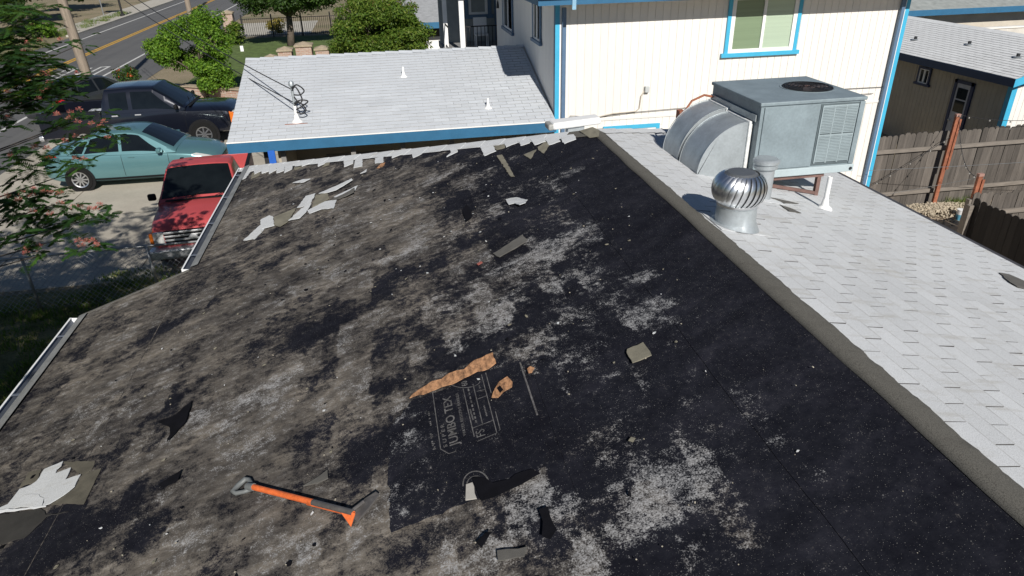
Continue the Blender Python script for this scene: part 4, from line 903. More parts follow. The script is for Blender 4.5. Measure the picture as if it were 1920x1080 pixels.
window(nb, 'x', .55, 1.15, 23.0, 3.75, 4.85, -1, M_SHBLUE, M_WHITE, [M_WGLASS], halves=1, tw=.12); MB().bb(1.36, 1.6, 22.97, 22.998, 2.95, 4.9).build('door', M_SHBLUE, nb)
ch = thing('patio_chair', (.75, 21.7, 2.95), 'white patio chair behind the black balcony railing', 'chair')
MB().bb(.55, .95, 21.5, 21.9, 3.30, 3.34).build('seat', M_WHITE, ch); MB().box((.75, 21.93, 3.55), (.4, .03, .45), (-.15, 0, 0)).build('backrest', M_WHITE, ch)
for x in (.57, .93):
    for y in (21.52, 21.88): MB().bb(x-.015, x+.015, y-.015, y+.015, 2.95, 3.30).build('leg', M_WHITE, ch)

# low wing with the pale shingle roof in front
wing = thing('low_wing', (-2.1, 13.4, 0), 'low carport wing with pale grey shingle roof and blue fascia', 'building')
WE, WZ, WSL, WY, WX0_, WX1_ = 13.10, 2.765, .282, 16.45, -5.15, 0.985
WR = WZ+WSL*(WY-WE)
wr = MB().prism([(WX0_, WE, WZ-.006), (WX1_, WE, WZ-.006), (WX1_, WY, WR-.006), (WX0_, WY, WR-.006)], .05).build('roof', M_SHN, wing)
MB().prism([(WX0_, WY, WR-.008), (WX1_, WY, WR-.008), (WX1_, 20.0, 2.6), (WX0_, 20.0, 2.6)], .05).build('rear_roof_slope', M_SHN, wing)
nW = math.sqrt(1+WSL**2); lay_tabs(wr, Vector((0, WE, WZ-.003)), (1, 0, 0), Vector((0, 1, WSL)), int((WY-WE)*nW/.127), lambda d: (WX0_, WX1_-.02), M_SHN, 300, lift=.001)
for k in range(21):
    x = WX0_+k*.3; MB().add([(x, WY-.13, WR-.018), (x+.31, WY-.13, WR-.030), (x+.31, WY, WR+.006), (x, WY, WR+.024), (x, WY+.13, WR-.018), (x+.31, WY+.13, WR-.03), (x, WY-.13, WR-.036), (x, WY, WR-.01)], [(0, 1, 2, 3), (3, 2, 5, 4), (0, 3, 7, 6)]).build('ridge_cap', M_SHN, wr)
MB().bb(WX0_-.01, WX1_, WE-.030, WE-.004, WZ-.21, WZ-.018).build('fascia', M_BLUE, wing)
MB().bb(WX0_-.012, WX1_, WE-.036, WE+.02, WZ-.017, WZ+.004).build('drip_edge', M_WHITE, wing)
MB().prism([(WX0_-.005, WE, WZ-.02), (WX0_-.005, WY, WR-.02), (WX0_-.005, 20, 2.58), (WX0_-.005, 20, 2.42), (WX0_-.005, WY, WR-.18), (WX0_-.005, WE, WZ-.18)], .03, (-1, 0, 0)).build('barge_board', M_WHITE, wing)
MB().bb(WX0_+.85, WX1_, 15.2, 15.3, 0, 2.9).build('wall', M_STUCCO, wing)
MB().bb(WX0_+.8, WX0_+.9, 13.4, 19.6, 0, 2.6).build('wall', M_STUCCO, wing)
for x in (-4.25, -2.95, -2.0, -1.05, .2): MB().bb(x-.045, x+.045, 13.35, 13.44, 0, 2.58).build('post', plain('grey_post', (.22, .21, .20), .8), wing)
MB().bb(-4.3, 1.1, 13.33, 13.46, 2.56, 2.70).build('beam', M_SHBLUE, wing)
MB().bb(-4.45, -4.33, 12.94, 12.985, 2.36, 2.60).build('blue_tape', plain('bright_blue_tarp', (.02, .12, .5), .5), wing)
MB().bb(-3.6, -2.2, 14.0, 14.8, 1.85, 1.95).build('shelf', plain('pale_shelf', (.4, .38, .34), .8), wing)
MB().bb(-4.6, -4.44, 13.34, 13.4, 0, 2.55).build('door_frame', M_ACD, wing)
# service mast with its cables
mx, my = -3.94, 13.70; mz = WZ+WSL*(my-WE)
mast = thing('service_mast', (mx, my, mz), 'grey electric service mast with black cable loops on pale roof', 'mast')
MB().tube([(mx, my, mz-.02), (mx, my, mz+.30)], .032, 12).build('lower_pipe', M_WHITE, mast, 40)
MB().tube([(mx, my, mz+.30), (mx, my, mz+.66)], .027, 12).build('pipe', M_GALV, mast, 40)
MB().lathe([(.12, -.035), (.10, .0), (.05, .05), (.036, .13)], 16, (mx, my, mz)).build('flashing', M_WHITE, mast, 40)
MB().bb(mx-.22, mx+.2, my-.12, my-.10, mz-.03, mz-.02).build('flashing_edge', M_RUST, mast)
MB().lathe([(.0, .09), (.03, .085), (.05, .06), (.052, .0), (.03, -.02)], 12, (mx, my, mz+.66)).build('weatherhead', M_GALV, mast, 40)
cbm = MB()
for z0, dx, dz in ((.62, .22, -.05), (.58, .16, -.16), (.34, .26, .03), (.30, .2, -.08)):
    _k = [(mx, my-.03, mz+z0), (mx+dx*.5, my-.06, mz+z0+.06), (mx+dx, my-.05, mz+z0+dz), (mx+dx*.6, my-.03, mz+z0+dz-.08), (mx+.02, my-.03, mz+z0-.12)]
    cbm.tube([tuple(catmull(range(5), _k, q)) for q in np.linspace(0, 4, 21)], .013, 6)
cbm.build('cable_loop', M_WIRE, mast, True)
t = pvc(-1.82, 15.25, WZ+WSL*(15.25-WE), .2, 'white vent pipe near the ridge of the pale wing roof', .024); t = pvc(-.25, 13.75, WZ+WSL*(13.75-WE), .19, 'white vent pipe near the cream house corner on pale roof', .024)
for nm, za, tgt, lb in (('service_wire', .60, (-13.9, 31.2, 6.6), 'upper black service wire running from the mast to the pole'), ('service_wire', .36, (-13.9, 31.2, 6.2), 'lower black service wire running from the mast to the pole')):
    a = np.array((mx-.02, my, mz+za)); b = np.array(tgt); pts = [a+(b-a)*t_+np.array((0, 0, -1.6*t_*(1-t_))) for t_ in np.linspace(0, 1, 24)]
    tag(MB().tube(pts, .011, 6).build(nm, M_WIRE), lb, 'wire')

# ---- rear wing on the right
sh = thing('rear_wing', (15.5, 15.2, 0), 'rear outbuilding with white roof, shaded wall, door and small window', 'building')
SX, SY0, SY1, SZ = 13.4, 15.35, 24.0, 2.60
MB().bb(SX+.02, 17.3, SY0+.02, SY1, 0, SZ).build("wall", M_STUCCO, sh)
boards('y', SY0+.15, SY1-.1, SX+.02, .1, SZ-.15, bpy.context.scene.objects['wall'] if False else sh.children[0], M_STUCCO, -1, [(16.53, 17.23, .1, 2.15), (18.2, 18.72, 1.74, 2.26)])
boards('x', SX+.15, 17.25, SY0+.02, .1, SZ-.15, sh.children[0], M_SIDING, -1)
MB().bb(SX-.01, SX+.14, SY0-.02, SY0+.12, 0, SZ-.05).build('corner_board', M_CYAN, sh)
MB().bb(SX+.12, 17.3, SY0-.025, SY0-.002, SZ-.30, SZ-.1).build('trim_board', M_CYAN, sh)
so = .42; ex0 = SX-so; ezl = SZ-.02; ssl = .28; sxr = 15.3
M_SHB = shingle_mat('bright_white_shingle', (.70, .715, .72), (.55, .55, .54), .1)
sr = MB().prism([(ex0, SY0-.45, ezl), (ex0, SY1, ezl), (sxr, SY1, ezl+ssl*(sxr-ex0)), (sxr, SY0-.45, ezl+ssl*(sxr-ex0))], .05).build('roof', M_SHB, sh)
MB().prism([(sxr, SY0-.45, ezl+ssl*(sxr-ex0)-.002), (sxr, SY1, ezl+ssl*(sxr-ex0)-.002), (17.6, SY1, ezl), (17.6, SY0-.45, ezl)], .05).build("rear_roof_slope", M_SHN, sh)
nS = math.sqrt(1+ssl**2); lay_tabs(sr, Vector((ex0, 0, ezl+.001)), (0, -1, 0), Vector((1, 0, ssl)), int((sxr-ex0)*nS/.127), lambda d: (-SY1, -(SY0-.45)), M_SHB, 120, lift=.001)
MB().bb(ex0-.026, ex0-.002, SY0-.45, SY1, ezl-.2, ezl-.006).build('fascia', plain('navy_fascia', (.02, .045, .10), .5), sh)
MB().prism([(ex0-.02, SY0-.452, ezl-.003), (sxr, SY0-.452, ezl+ssl*(sxr-ex0)-.003), (sxr, SY0-.452, ezl+ssl*(sxr-ex0)-.2), (ex0-.02, SY0-.452, ezl-.2)], .03, (0, -1, 0)).build('barge_board', M_CYAN, sh)
M_NV2 = plain('navy_trim', (.018, .03, .085), .5)
window(sh, 'y', 18.26, 18.66, SX+.002, 1.80, 2.2, -1, M_NV2, M_WHITE, [M_WGLASS], tw=.06, fw=.035)
dr = MB().bb(SX-.012, SX+.018, 16.63, 17.13, .12, 2.06).build('door', plain('grey_door', (.42, .43, .47), .5), sh)
for y0_, y1_, z0_, z1_ in ((16.70, 17.06, 1.30, 1.62), (16.70, 17.06, 1.66, 1.95)): MB().bb(SX-.020, SX-.013, y0_, y1_, z0_, z1_).build('pane', M_WGLASS, dr)
for y0_, y1_, z0_, z1_ in ((16.53, 16.628, .1, 2.15), (17.132, 17.23, .1, 2.15), (16.53, 17.23, 2.065, 2.15)): MB().bb(SX-.03, SX+.016, y0_, y1_, z0_, z1_).build('door_trim', M_NV2, sh)
MB().lathe([(0, .05), (.02, .045), (.025, .02), (.012, 0)], 10).build('handle', M_CHROME, dr).matrix_local = Matrix.Translation((SX-.012, 17.08, 1.05)) @ Euler((0, -math.pi/2, 0)).to_matrix().to_4x4()
for (u, v, lb) in ((1716, 75, 'small dark roof vent on the rear wing roof, left one'), (1817, 84, 'small dark roof vent on the rear wing roof, middle one'), (1908, 108, 'dark roof vent at the right edge of the rear wing roof')):
    p = on_plane(u, v, (-ssl, 0, 1), ezl-ssl*ex0); t = thing('roof_vent', p, lb, 'roof vent', 'small vents on the rear wing roof')
    MB().lathe([(.045, -.02), (.045, .10), (0, .10)], 10, p).build('pipe', M_ACD, t); MB().lathe([(.11, .012), (.05, .03)], 12, p).build('flashing', M_GALV, t)
# far building at the top right
fb = thing('far_house', (25, 30, 0), 'far beige building with blue fascia beyond the rear wing', 'building')
MB().bb(19.0, 40, 29.0, 36, 0, 2.35).build('wall', plain('pale_beige_wall', (.55, .50, .42), .8, var=.12, scale=2), fb)
MB().bb(18.4, 40.4, 28.35, 28.4, 2.38, 2.62).build('fascia', M_BLUE, fb)
MB().prism([(18.4, 28.38, 2.63), (40.4, 28.38, 2.63), (40.4, 34, 4.2), (18.4, 34, 4.2)], .05).build('roof', plain('grey_green_roof', (.28, .30, .29), .95, var=.2, scale=4), fb)
fw2 = thing('side_wall', (22, 24.5, 0), 'low whitewashed wall between rear wing and far building', 'wall'); MB().bb(17.6, 40, 25.8, 25.95, 0, 2.1).build('panel', plain('stained_whitewash', (.58, .55, .50), .85, var=.2, scale=2.5, stretch=(2, 2, .3)), fw2); MB().bb(17.6, 40, 25.76, 25.99, 2.1, 2.16).build('coping', M_SIDING, fw2)
# grey-roofed house beyond the carport
GHZ = float(AY(830, 41, 38.25)[2]); gh = thing('grey_roof_house', (3, 39, 0), 'white house with grey shingle roof and blue fascia behind the shrub', 'house')
MB().bb(-1.4, 8, 39.0, 46, 0, 1.7).build('wall', M_WHITE, gh); MB().bb(-1.9, 8.4, 38.25, 38.3, GHZ-.3, GHZ).build('fascia', M_BLUE, gh)
MB().prism([(-1.9, 38.28, GHZ+.01), (8.4, 38.28, GHZ+.01), (8.4, 44, GHZ+1.9), (-1.9, 44, GHZ+1.9)], .05).build('roof', M_GREY_SH, gh)
MB().bb(-1.2, 7, 38.95, 39.0, .95, 1.55).build('window', M_ACD, gh)

# ================================================================ fences and the side yard
def dog_board(w, h, th=.018):
    c = .035
    return MB().prism([(-w/2, 0, 0), (w/2, 0, 0), (w/2, 0, h-c), (w/2-c, 0, h), (-w/2+c, 0, h), (-w/2, 0, h-c)], th, (0, -1, 0))
def wood_fence(p0, p1, h, label, rails=(.35, 1.35), side=1, lean=0.0, wmat=M_FENCE):
    p0 = Vector(p0); p1 = Vector(p1); d = p1-p0; L_ = d.length; rz = math.atan2(d.y, d.x)
    t = thing('board_fence', p0, label, 'fence', static=False, rz=rz)
    mes = []
    for k in range(4):
        me = dog_board(.138, h+random.uniform(-.02, .02)).mesh('board'); me.materials.append(wmat); mes.append(me)
    x = .07; k = 0
    while x < L_:
        o = bpy.data.objects.new('board', random.choice(mes)); COL.objects.link(o); o.parent = t; o.location = (x, random.uniform(-.003, .003), random.uniform(.0, .03)); o.rotation_euler = (0, random.gauss(0, .006), random.gauss(0, .01)); x += .143
    for z in rails: MB().bb(0, L_, -side*.02-.035*side-.02, -side*.02-.035*side+.02, z-.045, z+.045).build('rail', M_RAIL, t)
    x = .0
    while x < L_: MB().bb(x-.045, x+.045, side*.06-.045, side*.06+.045, 0, h-.1).build('post', M_RAIL, t); x += 2.4
    return t
wood_fence((7.2, 13.62, 0), (16.5, 13.62, 0), 1.80, 'long weathered board fence in front of the rear outbuilding', rails=(.42, 1.45))
wood_fence((8.25, 10.35, 0), (8.25, 2.0, 0), 1.50, 'dark shaded board fence running toward the camera at right', rails=(.4,), side=-1, wmat=plain('shade_dark_board', (.022, .019, .017), .9, var=.3, scale=5, grit=60, rnd=.25, stretch=(5, 5, .5), bmp=.4))  # board colour darkened to carry the shade on its west face
wood_fence((8.6, 10.75, 0), (13.5, 10.75, 0), 1.42, 'short grey board fence behind the dark shaded fence', rails=(1.05,))
# rusty posts with string lights
def rust_post(x, y, h, label, tilt=0):
    t = thing('rusty_post', (x, y, 0), label, 'post')
    MB().bb(x-.05, x+.05, y-.03, y+.03, 0, h).build('upright', M_RUST, t, bevel=.008); MB().bb(x+.03, x+.085, y-.055, y-.031, h*.45, h-.06).build('splint', M_RUST, t); MB().bb(x-.055, x+.055, y-.035, y+.035, h, h+.05).build('cap_block', plain('weathered_pink_wood', (.38, .22, .18), .9, var=.2), t)
rust_post(10.22, 13.40, 2.20, 'tall rusty post in front of the long board fence')
p2 = AY(1838, 330, 10.9); rust_post(p2[0], 10.9, p2[2], 'shorter rusty post at the corner of the dark fence')
def hang(a, b, sag, n=16): a = np.array(a, float); b = np.array(b, float); return [a+(b-a)*t_+np.array((0, 0, -sag*4*t_*(1-t_))) for t_ in np.linspace(0, 1, n)]
def string(a, b, sag, label, nb_, r=.006):
    t = thing('light_string', a, label, 'string lights'); pts = hang(a, b, sag); MB().tube(pts, r, 5).build('cord', M_WIRE, t)
    bm_ = plain('frosted_bulb', (.3, .29, .27), .3, var=.1)
    for k in range(nb_):
        p = pts[int((k+.5)*len(pts)/nb_)]; MB().lathe([(0, 0), (.012, -.01), (.017, -.03), (.012, -.045), (0, -.048)], 8, p).build('bulb', bm_, t)
ptop = np.array((10.22, 13.37, 2.24)); p2t = np.array((p2[0], 10.9, p2[2]-.03))
string(ptop, (14.2, 13.2, 2.3), .25, 'string of bulbs from the tall rusty post toward the outbuilding', 7)
string(ptop, p2t, .35, 'string of bulbs sagging between the two rusty posts', 9)
string((8.0, 13.4, .5), (10.2, 13.4, 1.75), .05, 'string of bulbs slanting up along the board fence', 6)
tag(MB().tube(hang((8.0, 13.0, 1.25), p2t+np.array((6, 0, .2)), .05), .005, 5).build('clothes_wire', M_STEEL), 'upper pale wire stretched in front of the board fence', 'wire')
tag(MB().tube(hang((7.0, 13.0, .55), p2t, .02), .005, 5).build('clothes_wire', M_STEEL), 'lower pale wire ending at the shorter rusty post', 'wire')
tag(MB().tube(hang(p2t-np.array((0, 0, .55)), (8.3, 4, .6), .02), .012, 6).build('fence_pipe', M_STEEL), 'pale pipe along the dark shaded fence', 'pipe')
# rock pile, weeds, bucket
rk = MB(); 
for k in range(1500):
    c = GZ(1742, 396); r = abs(random.gauss(0, .55)); a = random.uniform(0, 6.28); x, y = c[0]+r*math.cos(a)*1.5, c[1]-.1+r*math.sin(a)*.55; s = random.uniform(.02, .055)
    if y > 13.5: continue
    _n = len(rk.v); rk.box((x, y, s*.4+max(0, .16-.13*r)), (s*1.3, s*.9, s*.8), (random.uniform(0, 3), random.uniform(0, 3), random.uniform(0, 3))); rk.v[_n:] = [tuple(c_+random.uniform(-.28, .28)*s for c_ in v_) for v_ in rk.v[_n:]]
tag(rk.build('rock_pile', plain('pale_river_rock', (.42, .36, .27), .9, var=.35, scale=18, grit=60)), 'heap of pale stones by the base of the board fence', 'rocks', kind='stuff')
def leaves(centers, n, rad, size, jitter=.5, up=.35, aspect=2.2):
    """n leaf quads round every centre; returns vertices, faces, tint"""
    C_ = np.repeat(np.asarray(centers, float), n, 0); m = len(C_); rad = np.repeat(np.broadcast_to(np.asarray(rad, float), (len(centers),)), n)
    d = RNG.normal(size=(m, 3)); d /= np.linalg.norm(d, axis=1)[:, None]; r = rad*RNG.random(m)**.45
    P = C_+d*r[:, None]*np.array([1, 1, .75])
    nr = d*.6+RNG.normal(size=(m, 3))*jitter+np.array([0, 0, up]); nr /= np.linalg.norm(nr, axis=1)[:, None]
    t = np.cross(nr, RNG.normal(size=(m, 3))); t /= np.linalg.norm(t, axis=1)[:, None]; b = np.cross(nr, t)
    s = size*RNG.uniform(.6, 1.3, m); L_ = t*(s*aspect*.5)[:, None]; W_ = b*(s*.5)[:, None]
    V = np.stack([P-L_, P-W_*.9+L_*.1, P+L_, P+W_*.9+L_*.1], 1).reshape(-1, 3)
    F_ = np.arange(m*4).reshape(-1, 4); tint = np.clip(RNG.normal(.5, .22, m)+(r/np.maximum(rad, 1e-6)-.6)*.2, 0, 1)
    return V, F_, np.repeat(tint, 4)
def leaf_obj(name, V, F_, tint, mat, parent=None):
    me = bpy.data.meshes.new(name); me.vertices.add(len(V)); me.vertices.foreach_set('co', np.ascontiguousarray(V, dtype=np.float32).ravel())
    k = F_.shape[1]; me.loops.add(F_.size); me.loops.foreach_set('vertex_index', F_.ravel().astype(np.int32)); me.polygons.add(len(F_)); me.polygons.foreach_set('loop_start', np.arange(0, F_.size, k, dtype=np.int32)); me.update(calc_edges=True)
    a = me.attributes.new('tint', 'FLOAT', 'POINT'); a.data.foreach_set('value', np.asarray(tint, np.float32))
    return link(name, me, mat, parent)
M_LF1 = leafmat('bright_green_leaf', (.028, .072, .008), (.095, .205, .018), (.21, .33, .035)); M_LF2 = leafmat('deep_green_leaf', (.012, .032, .010), (.035, .075, .016), (.08, .14, .025)); M_LF3 = leafmat('mixed_green_red_leaf', (.03, .065, .010), (.085, .155, .018), (.19, .23, .04))
M_LFD = leafmat('dark_far_leaf', (.008, .02, .008), (.02, .045, .014), (.05, .09, .02)); M_MIM = leafmat('feathery_green_leaf', (.018, .05, .014), (.04, .10, .022), (.085, .17, .03)); M_GRS = leafmat('grass_blade', (.05, .10, .02), (.10, .17, .03), (.26, .24, .09))
def clumps(c, R_, n, seed=0, shell=.5, flat=1.0):
    d = RNG.normal(size=(n, 3)); d /= np.linalg.norm(d, axis=1)[:, None]; r = (shell+(1-shell)*RNG.random(n))
    return np.asarray(c)+d*r[:, None]*np.asarray(R_)
def tree(name, base, crowns, label, mat, nclump=60, nleaf=110, crad=.5, size=.11, trunk_r=.12, group=None, cat='tree', spots=None, fork=None):
    t = thing(name, base, label, cat, group); cs = []
    for c, R_, n in crowns: cs.append(clumps(c, R_, n))
    cs = np.concatenate(cs); rad = crad*RNG.uniform(.6, 1.25, len(cs))
    V, F_, ti = leaves(cs, nleaf, rad, size); leaf_obj('crown', V, F_, ti, mat, t)
    b = np.array(base, float); top = np.mean([c for c, _, _ in crowns], 0)
    fk = np.array(fork) if fork is not None else b+(top-b)*.45
    tr = MB().tube([b-np.array((0, 0, .1)), b+(fk-b)*.5+np.array((.04, 0, 0)), fk], [trunk_r*1.25, trunk_r, trunk_r*.85], 10); tr.build('trunk', M_BARK, t, True)
    lm = MB()
    for q in cs[RNG.permutation(len(cs))[:12]]:
        mid = fk+(q-fk)*.5+np.array((0, 0, .12)); lm.tube([fk, mid, fk+(q-fk)*.92], [trunk_r*.55, trunk_r*.32, trunk_r*.12], 6)
    lm.build('limb', M_BARK, t, True)
    if spots: 
        V, F_, ti = leaves(cs[RNG.permutation(len(cs))[:spots[0]]]+np.array((0, -.1, .12)), spots[1], crad*.6, size*.8); leaf_obj('blossom', V, F_, ti, spots[2], t)
    return t
# weeds and dry tufts by the fence and the yard
def tufts(cent, n, rad, h, name, label, mat=M_GRS):
    cent = np.asarray(cent, float); m = len(cent)*n; c = np.repeat(cent, n, 0); a = RNG.random(m)*6.283; r = rad*np.sqrt(RNG.random(m))
    B_ = c+np.stack([np.cos(a)*r, np.sin(a)*r, np.zeros(m)], 1); lean = RNG.normal(size=(m, 2))*.35; hh = h*RNG.uniform(.4, 1.2, m)
    T_ = B_+np.stack([lean[:, 0]*hh, lean[:, 1]*hh, hh], 1); w = np.stack([np.cos(a+1.3), np.sin(a+1.3), 0*a], 1)*.012
    V = np.stack([B_-w, B_+w, T_], 1).reshape(-1, 3); F_ = np.arange(m*3).reshape(-1, 3)
    return tag(leaf_obj(name, V, F_, np.repeat(RNG.random(m), 3), mat), label, 'grass', kind='stuff')
gw = GZ(1775, 385); tufts([gw+np.array((dx, dy, 0)) for dx, dy in ((0, 0), (.35, .1), (.6, -.2), (.2, -.35), (.8, .15))], 160, .3, .22, 'weeds', 'green weeds beside the stone heap')
yc = [GZ(u, v) for u, v in ((20, 640), (60, 700), (20, 740), (100, 600), (200, 560), (260, 540), (150, 570), (310, 515), (215, 530), (90, 660), (40, 590), (240, 525))]
tufts(yc, 260, .45, .12, 'yard_grass', 'patchy dry yard grass in tree shade left of the house')
bp = GZ(1798, 412); t = thing('bucket', bp, 'small white and blue bucket beside the stone heap', 'bucket')
MB().lathe([(0, .002), (.075, .002), (.085, .14)], 18, bp).build('lower_body', plain('light_blue_plastic', (.12, .36, .50), .4), t, 40); MB().lathe([(.085, .14), (.09, .23), (.095, .235), (.095, .25), (0, .252)], 18, bp).build('lid', M_WHITE, t, 40)

# ---- chain-link fence at the left
cl = thing('chain_link_fence', (-7.5, 12.57, 0), 'low galvanised chain link fence in front of the red pickup', 'fence')
MB().tube([(-11.5, 12.5, 1.1), (-4.2, 12.63, 1.1)], .022, 8).build('top_rail', M_STEEL, cl, True)
for x in (-11.0, -8.9, -6.8, -4.6): MB().tube([(x, 12.57, 0), (x, 12.57, 1.13)], .028, 8).build('post', M_STEEL, cl, True)
mesh = MB(); st_ = .075; hgt = 1.08
x = -11.4
while x < -4.3:
    for s in (1, -1):
        pts_ = [(x, 12.57+.004*s, .04)]; xx = x; zz = .04
        mesh.tube([(x, 12.565+.006*s, .04), (x+s*hgt*.95, 12.565+.006*s, hgt)], .003, 4, False) if -11.4 < x+s*hgt*.95 < -4.2 else None
    x += st_*1.4
mesh.build('wire_mesh', M_STEEL, cl)

# ================================================================ vehicles
class Loft:
    """half rings (y>=0) at stations x, mirrored"""
    def __init__(s, xs, rings, smooth=True): s.xs = xs; s.r = [np.array(r, float).reshape(-1) for r in rings]; s.k = len(rings[0]); s.sm = smooth
    def ring(s, x):
        if s.sm: return catmull(s.xs, s.r, x).reshape(-1, 2)
        i = min(max(np.searchsorted(s.xs, x)-1, 0), len(s.xs)-2); t = np.clip((x-s.xs[i])/(s.xs[i+1]-s.xs[i]), 0, 1); return (s.r[i]*(1-t)+s.r[i+1]*t).reshape(-1, 2)
    def pt(s, x, v, sgn=1):
        r = s.ring(x); i = min(int(v), s.k-2); t = v-i; p = r[i]*(1-t)+r[i+1]*t; return np.array((x, sgn*p[0], p[1]))
    def mesh(s, name, mat, parent, n=48, lo=None, hi=None, ang=38):
        X = np.unique(np.concatenate([np.linspace(s.xs[0] if lo is None else lo, s.xs[-1] if hi is None else hi, n), [q for q in s.xs if (lo is None or q >= lo) and (hi is None or q <= hi)]])); mb = MB(); m = 2*s.k-1
        for x in X:
            r = s.ring(x); mb.v += [(x, -p[0], p[1]) for p in r]+[(x, p[0], p[1]) for p in r[::-1][1:]]
        for i in range(len(X)-1):
            for k in range(m-1): mb.f.append((i*m+k, i*m+k+1, (i+1)*m+k+1, (i+1)*m+k))
        mb.f.append(tuple(range(m))[::-1]); mb.f.append(tuple((len(X)-1)*m+k for k in range(m)))
        return mb.build(name, mat, parent, ang)
    def patch(s, cor, sgn=1, off=.006, nu=8, nv=5, across=False):
        """cor: four (x, v) corners in order; across: v measured as signed distance from the centre line"""
        mb = MB(); G_ = []
        for i in range(nu+1):
            for j in range(nv+1):
                a, b = i/nu, j/nv; q = (np.array(cor[0])*(1-a)*(1-b)+np.array(cor[1])*a*(1-b)+np.array(cor[2])*a*b+np.array(cor[3])*(1-a)*b)
                def S(x, v): return s.pt(x, (s.k-1)-abs(v), 1 if v >= 0 else -1) if across else s.pt(x, v, sgn)
                p = S(*q); e = .02; du = S(q[0]+e, q[1])-S(q[0]-e, q[1]); dv = S(q[0], min(q[1]+e, s.k-1.001) if not across else q[1]+e)-S(q[0], q[1]-e)
                nr = np.cross(du, dv); nr = nr/(np.linalg.norm(nr)+1e-9)
                if nr @ (p-np.array((q[0], 0, .8))) < 0: nr = -nr
                G_.append(p+nr*off)
        mb.v = [tuple(g) for g in G_]; m = nv+1
        mb.f = [(i*m+j, (i+1)*m+j, (i+1)*m+j+1, i*m+j+1) for i in range(nu) for j in range(nv)]
        return mb
def wheel(t, x, y, r, w, rim_r, spokes, name='wheel'):
    s = 1 if y > 0 else -1; q = MB()
    prof = [(rim_r, -w/2), (r*.94, -w/2), (r, -w/2+.03), (r, w/2-.03), (r*.94, w/2), (rim_r, w/2), (rim_r*.92, w/2-.03), (rim_r*.9, -w/2)]
    M_ = Matrix.Translation((x, y, r)) @ Euler((-s*math.pi/2, 0, 0)).to_matrix().to_4x4()
    wh = q.lathe(prof, 28).build(name, M_TYRE, t, 40); wh.matrix_local = M_
    MB().lathe([(0, w/2-.06), (rim_r*.9, w/2-.055)], 24).build('brake_dark', M_BPLAS, wh)
    rm = MB(); rm.lathe([(rim_r*.86, w/2-.012), (rim_r*.98, w/2-.002), (rim_r, w/2-.012)], 28); rm.lathe([(0, w/2-.012), (.05, w/2-.014), (.06, w/2-.03)], 14)
    for k in range(spokes): rm.box((math.cos(k*6.2832/spokes)*rim_r*.5, math.sin(k*6.2832/spokes)*rim_r*.5, w/2-.022), (rim_r*.86, rim_r*.17, .02), (0, 0, k*6.2832/spokes))
    rm.build('rim', M_RIM, wh, 35)
def arch(t, x, y, r):
    s = 1 if y > 0 else -1; a = MB().lathe([(0, 0), (r, 0), (r, .05), (r*.0, .05)], 30).build('wheel_arch', M_BPLAS, t); a.matrix_local = Matrix.Translation((x, y-s*.035, r*.86)) @ Euler((-s*math.pi/2, 0, 0)).to_matrix().to_4x4()
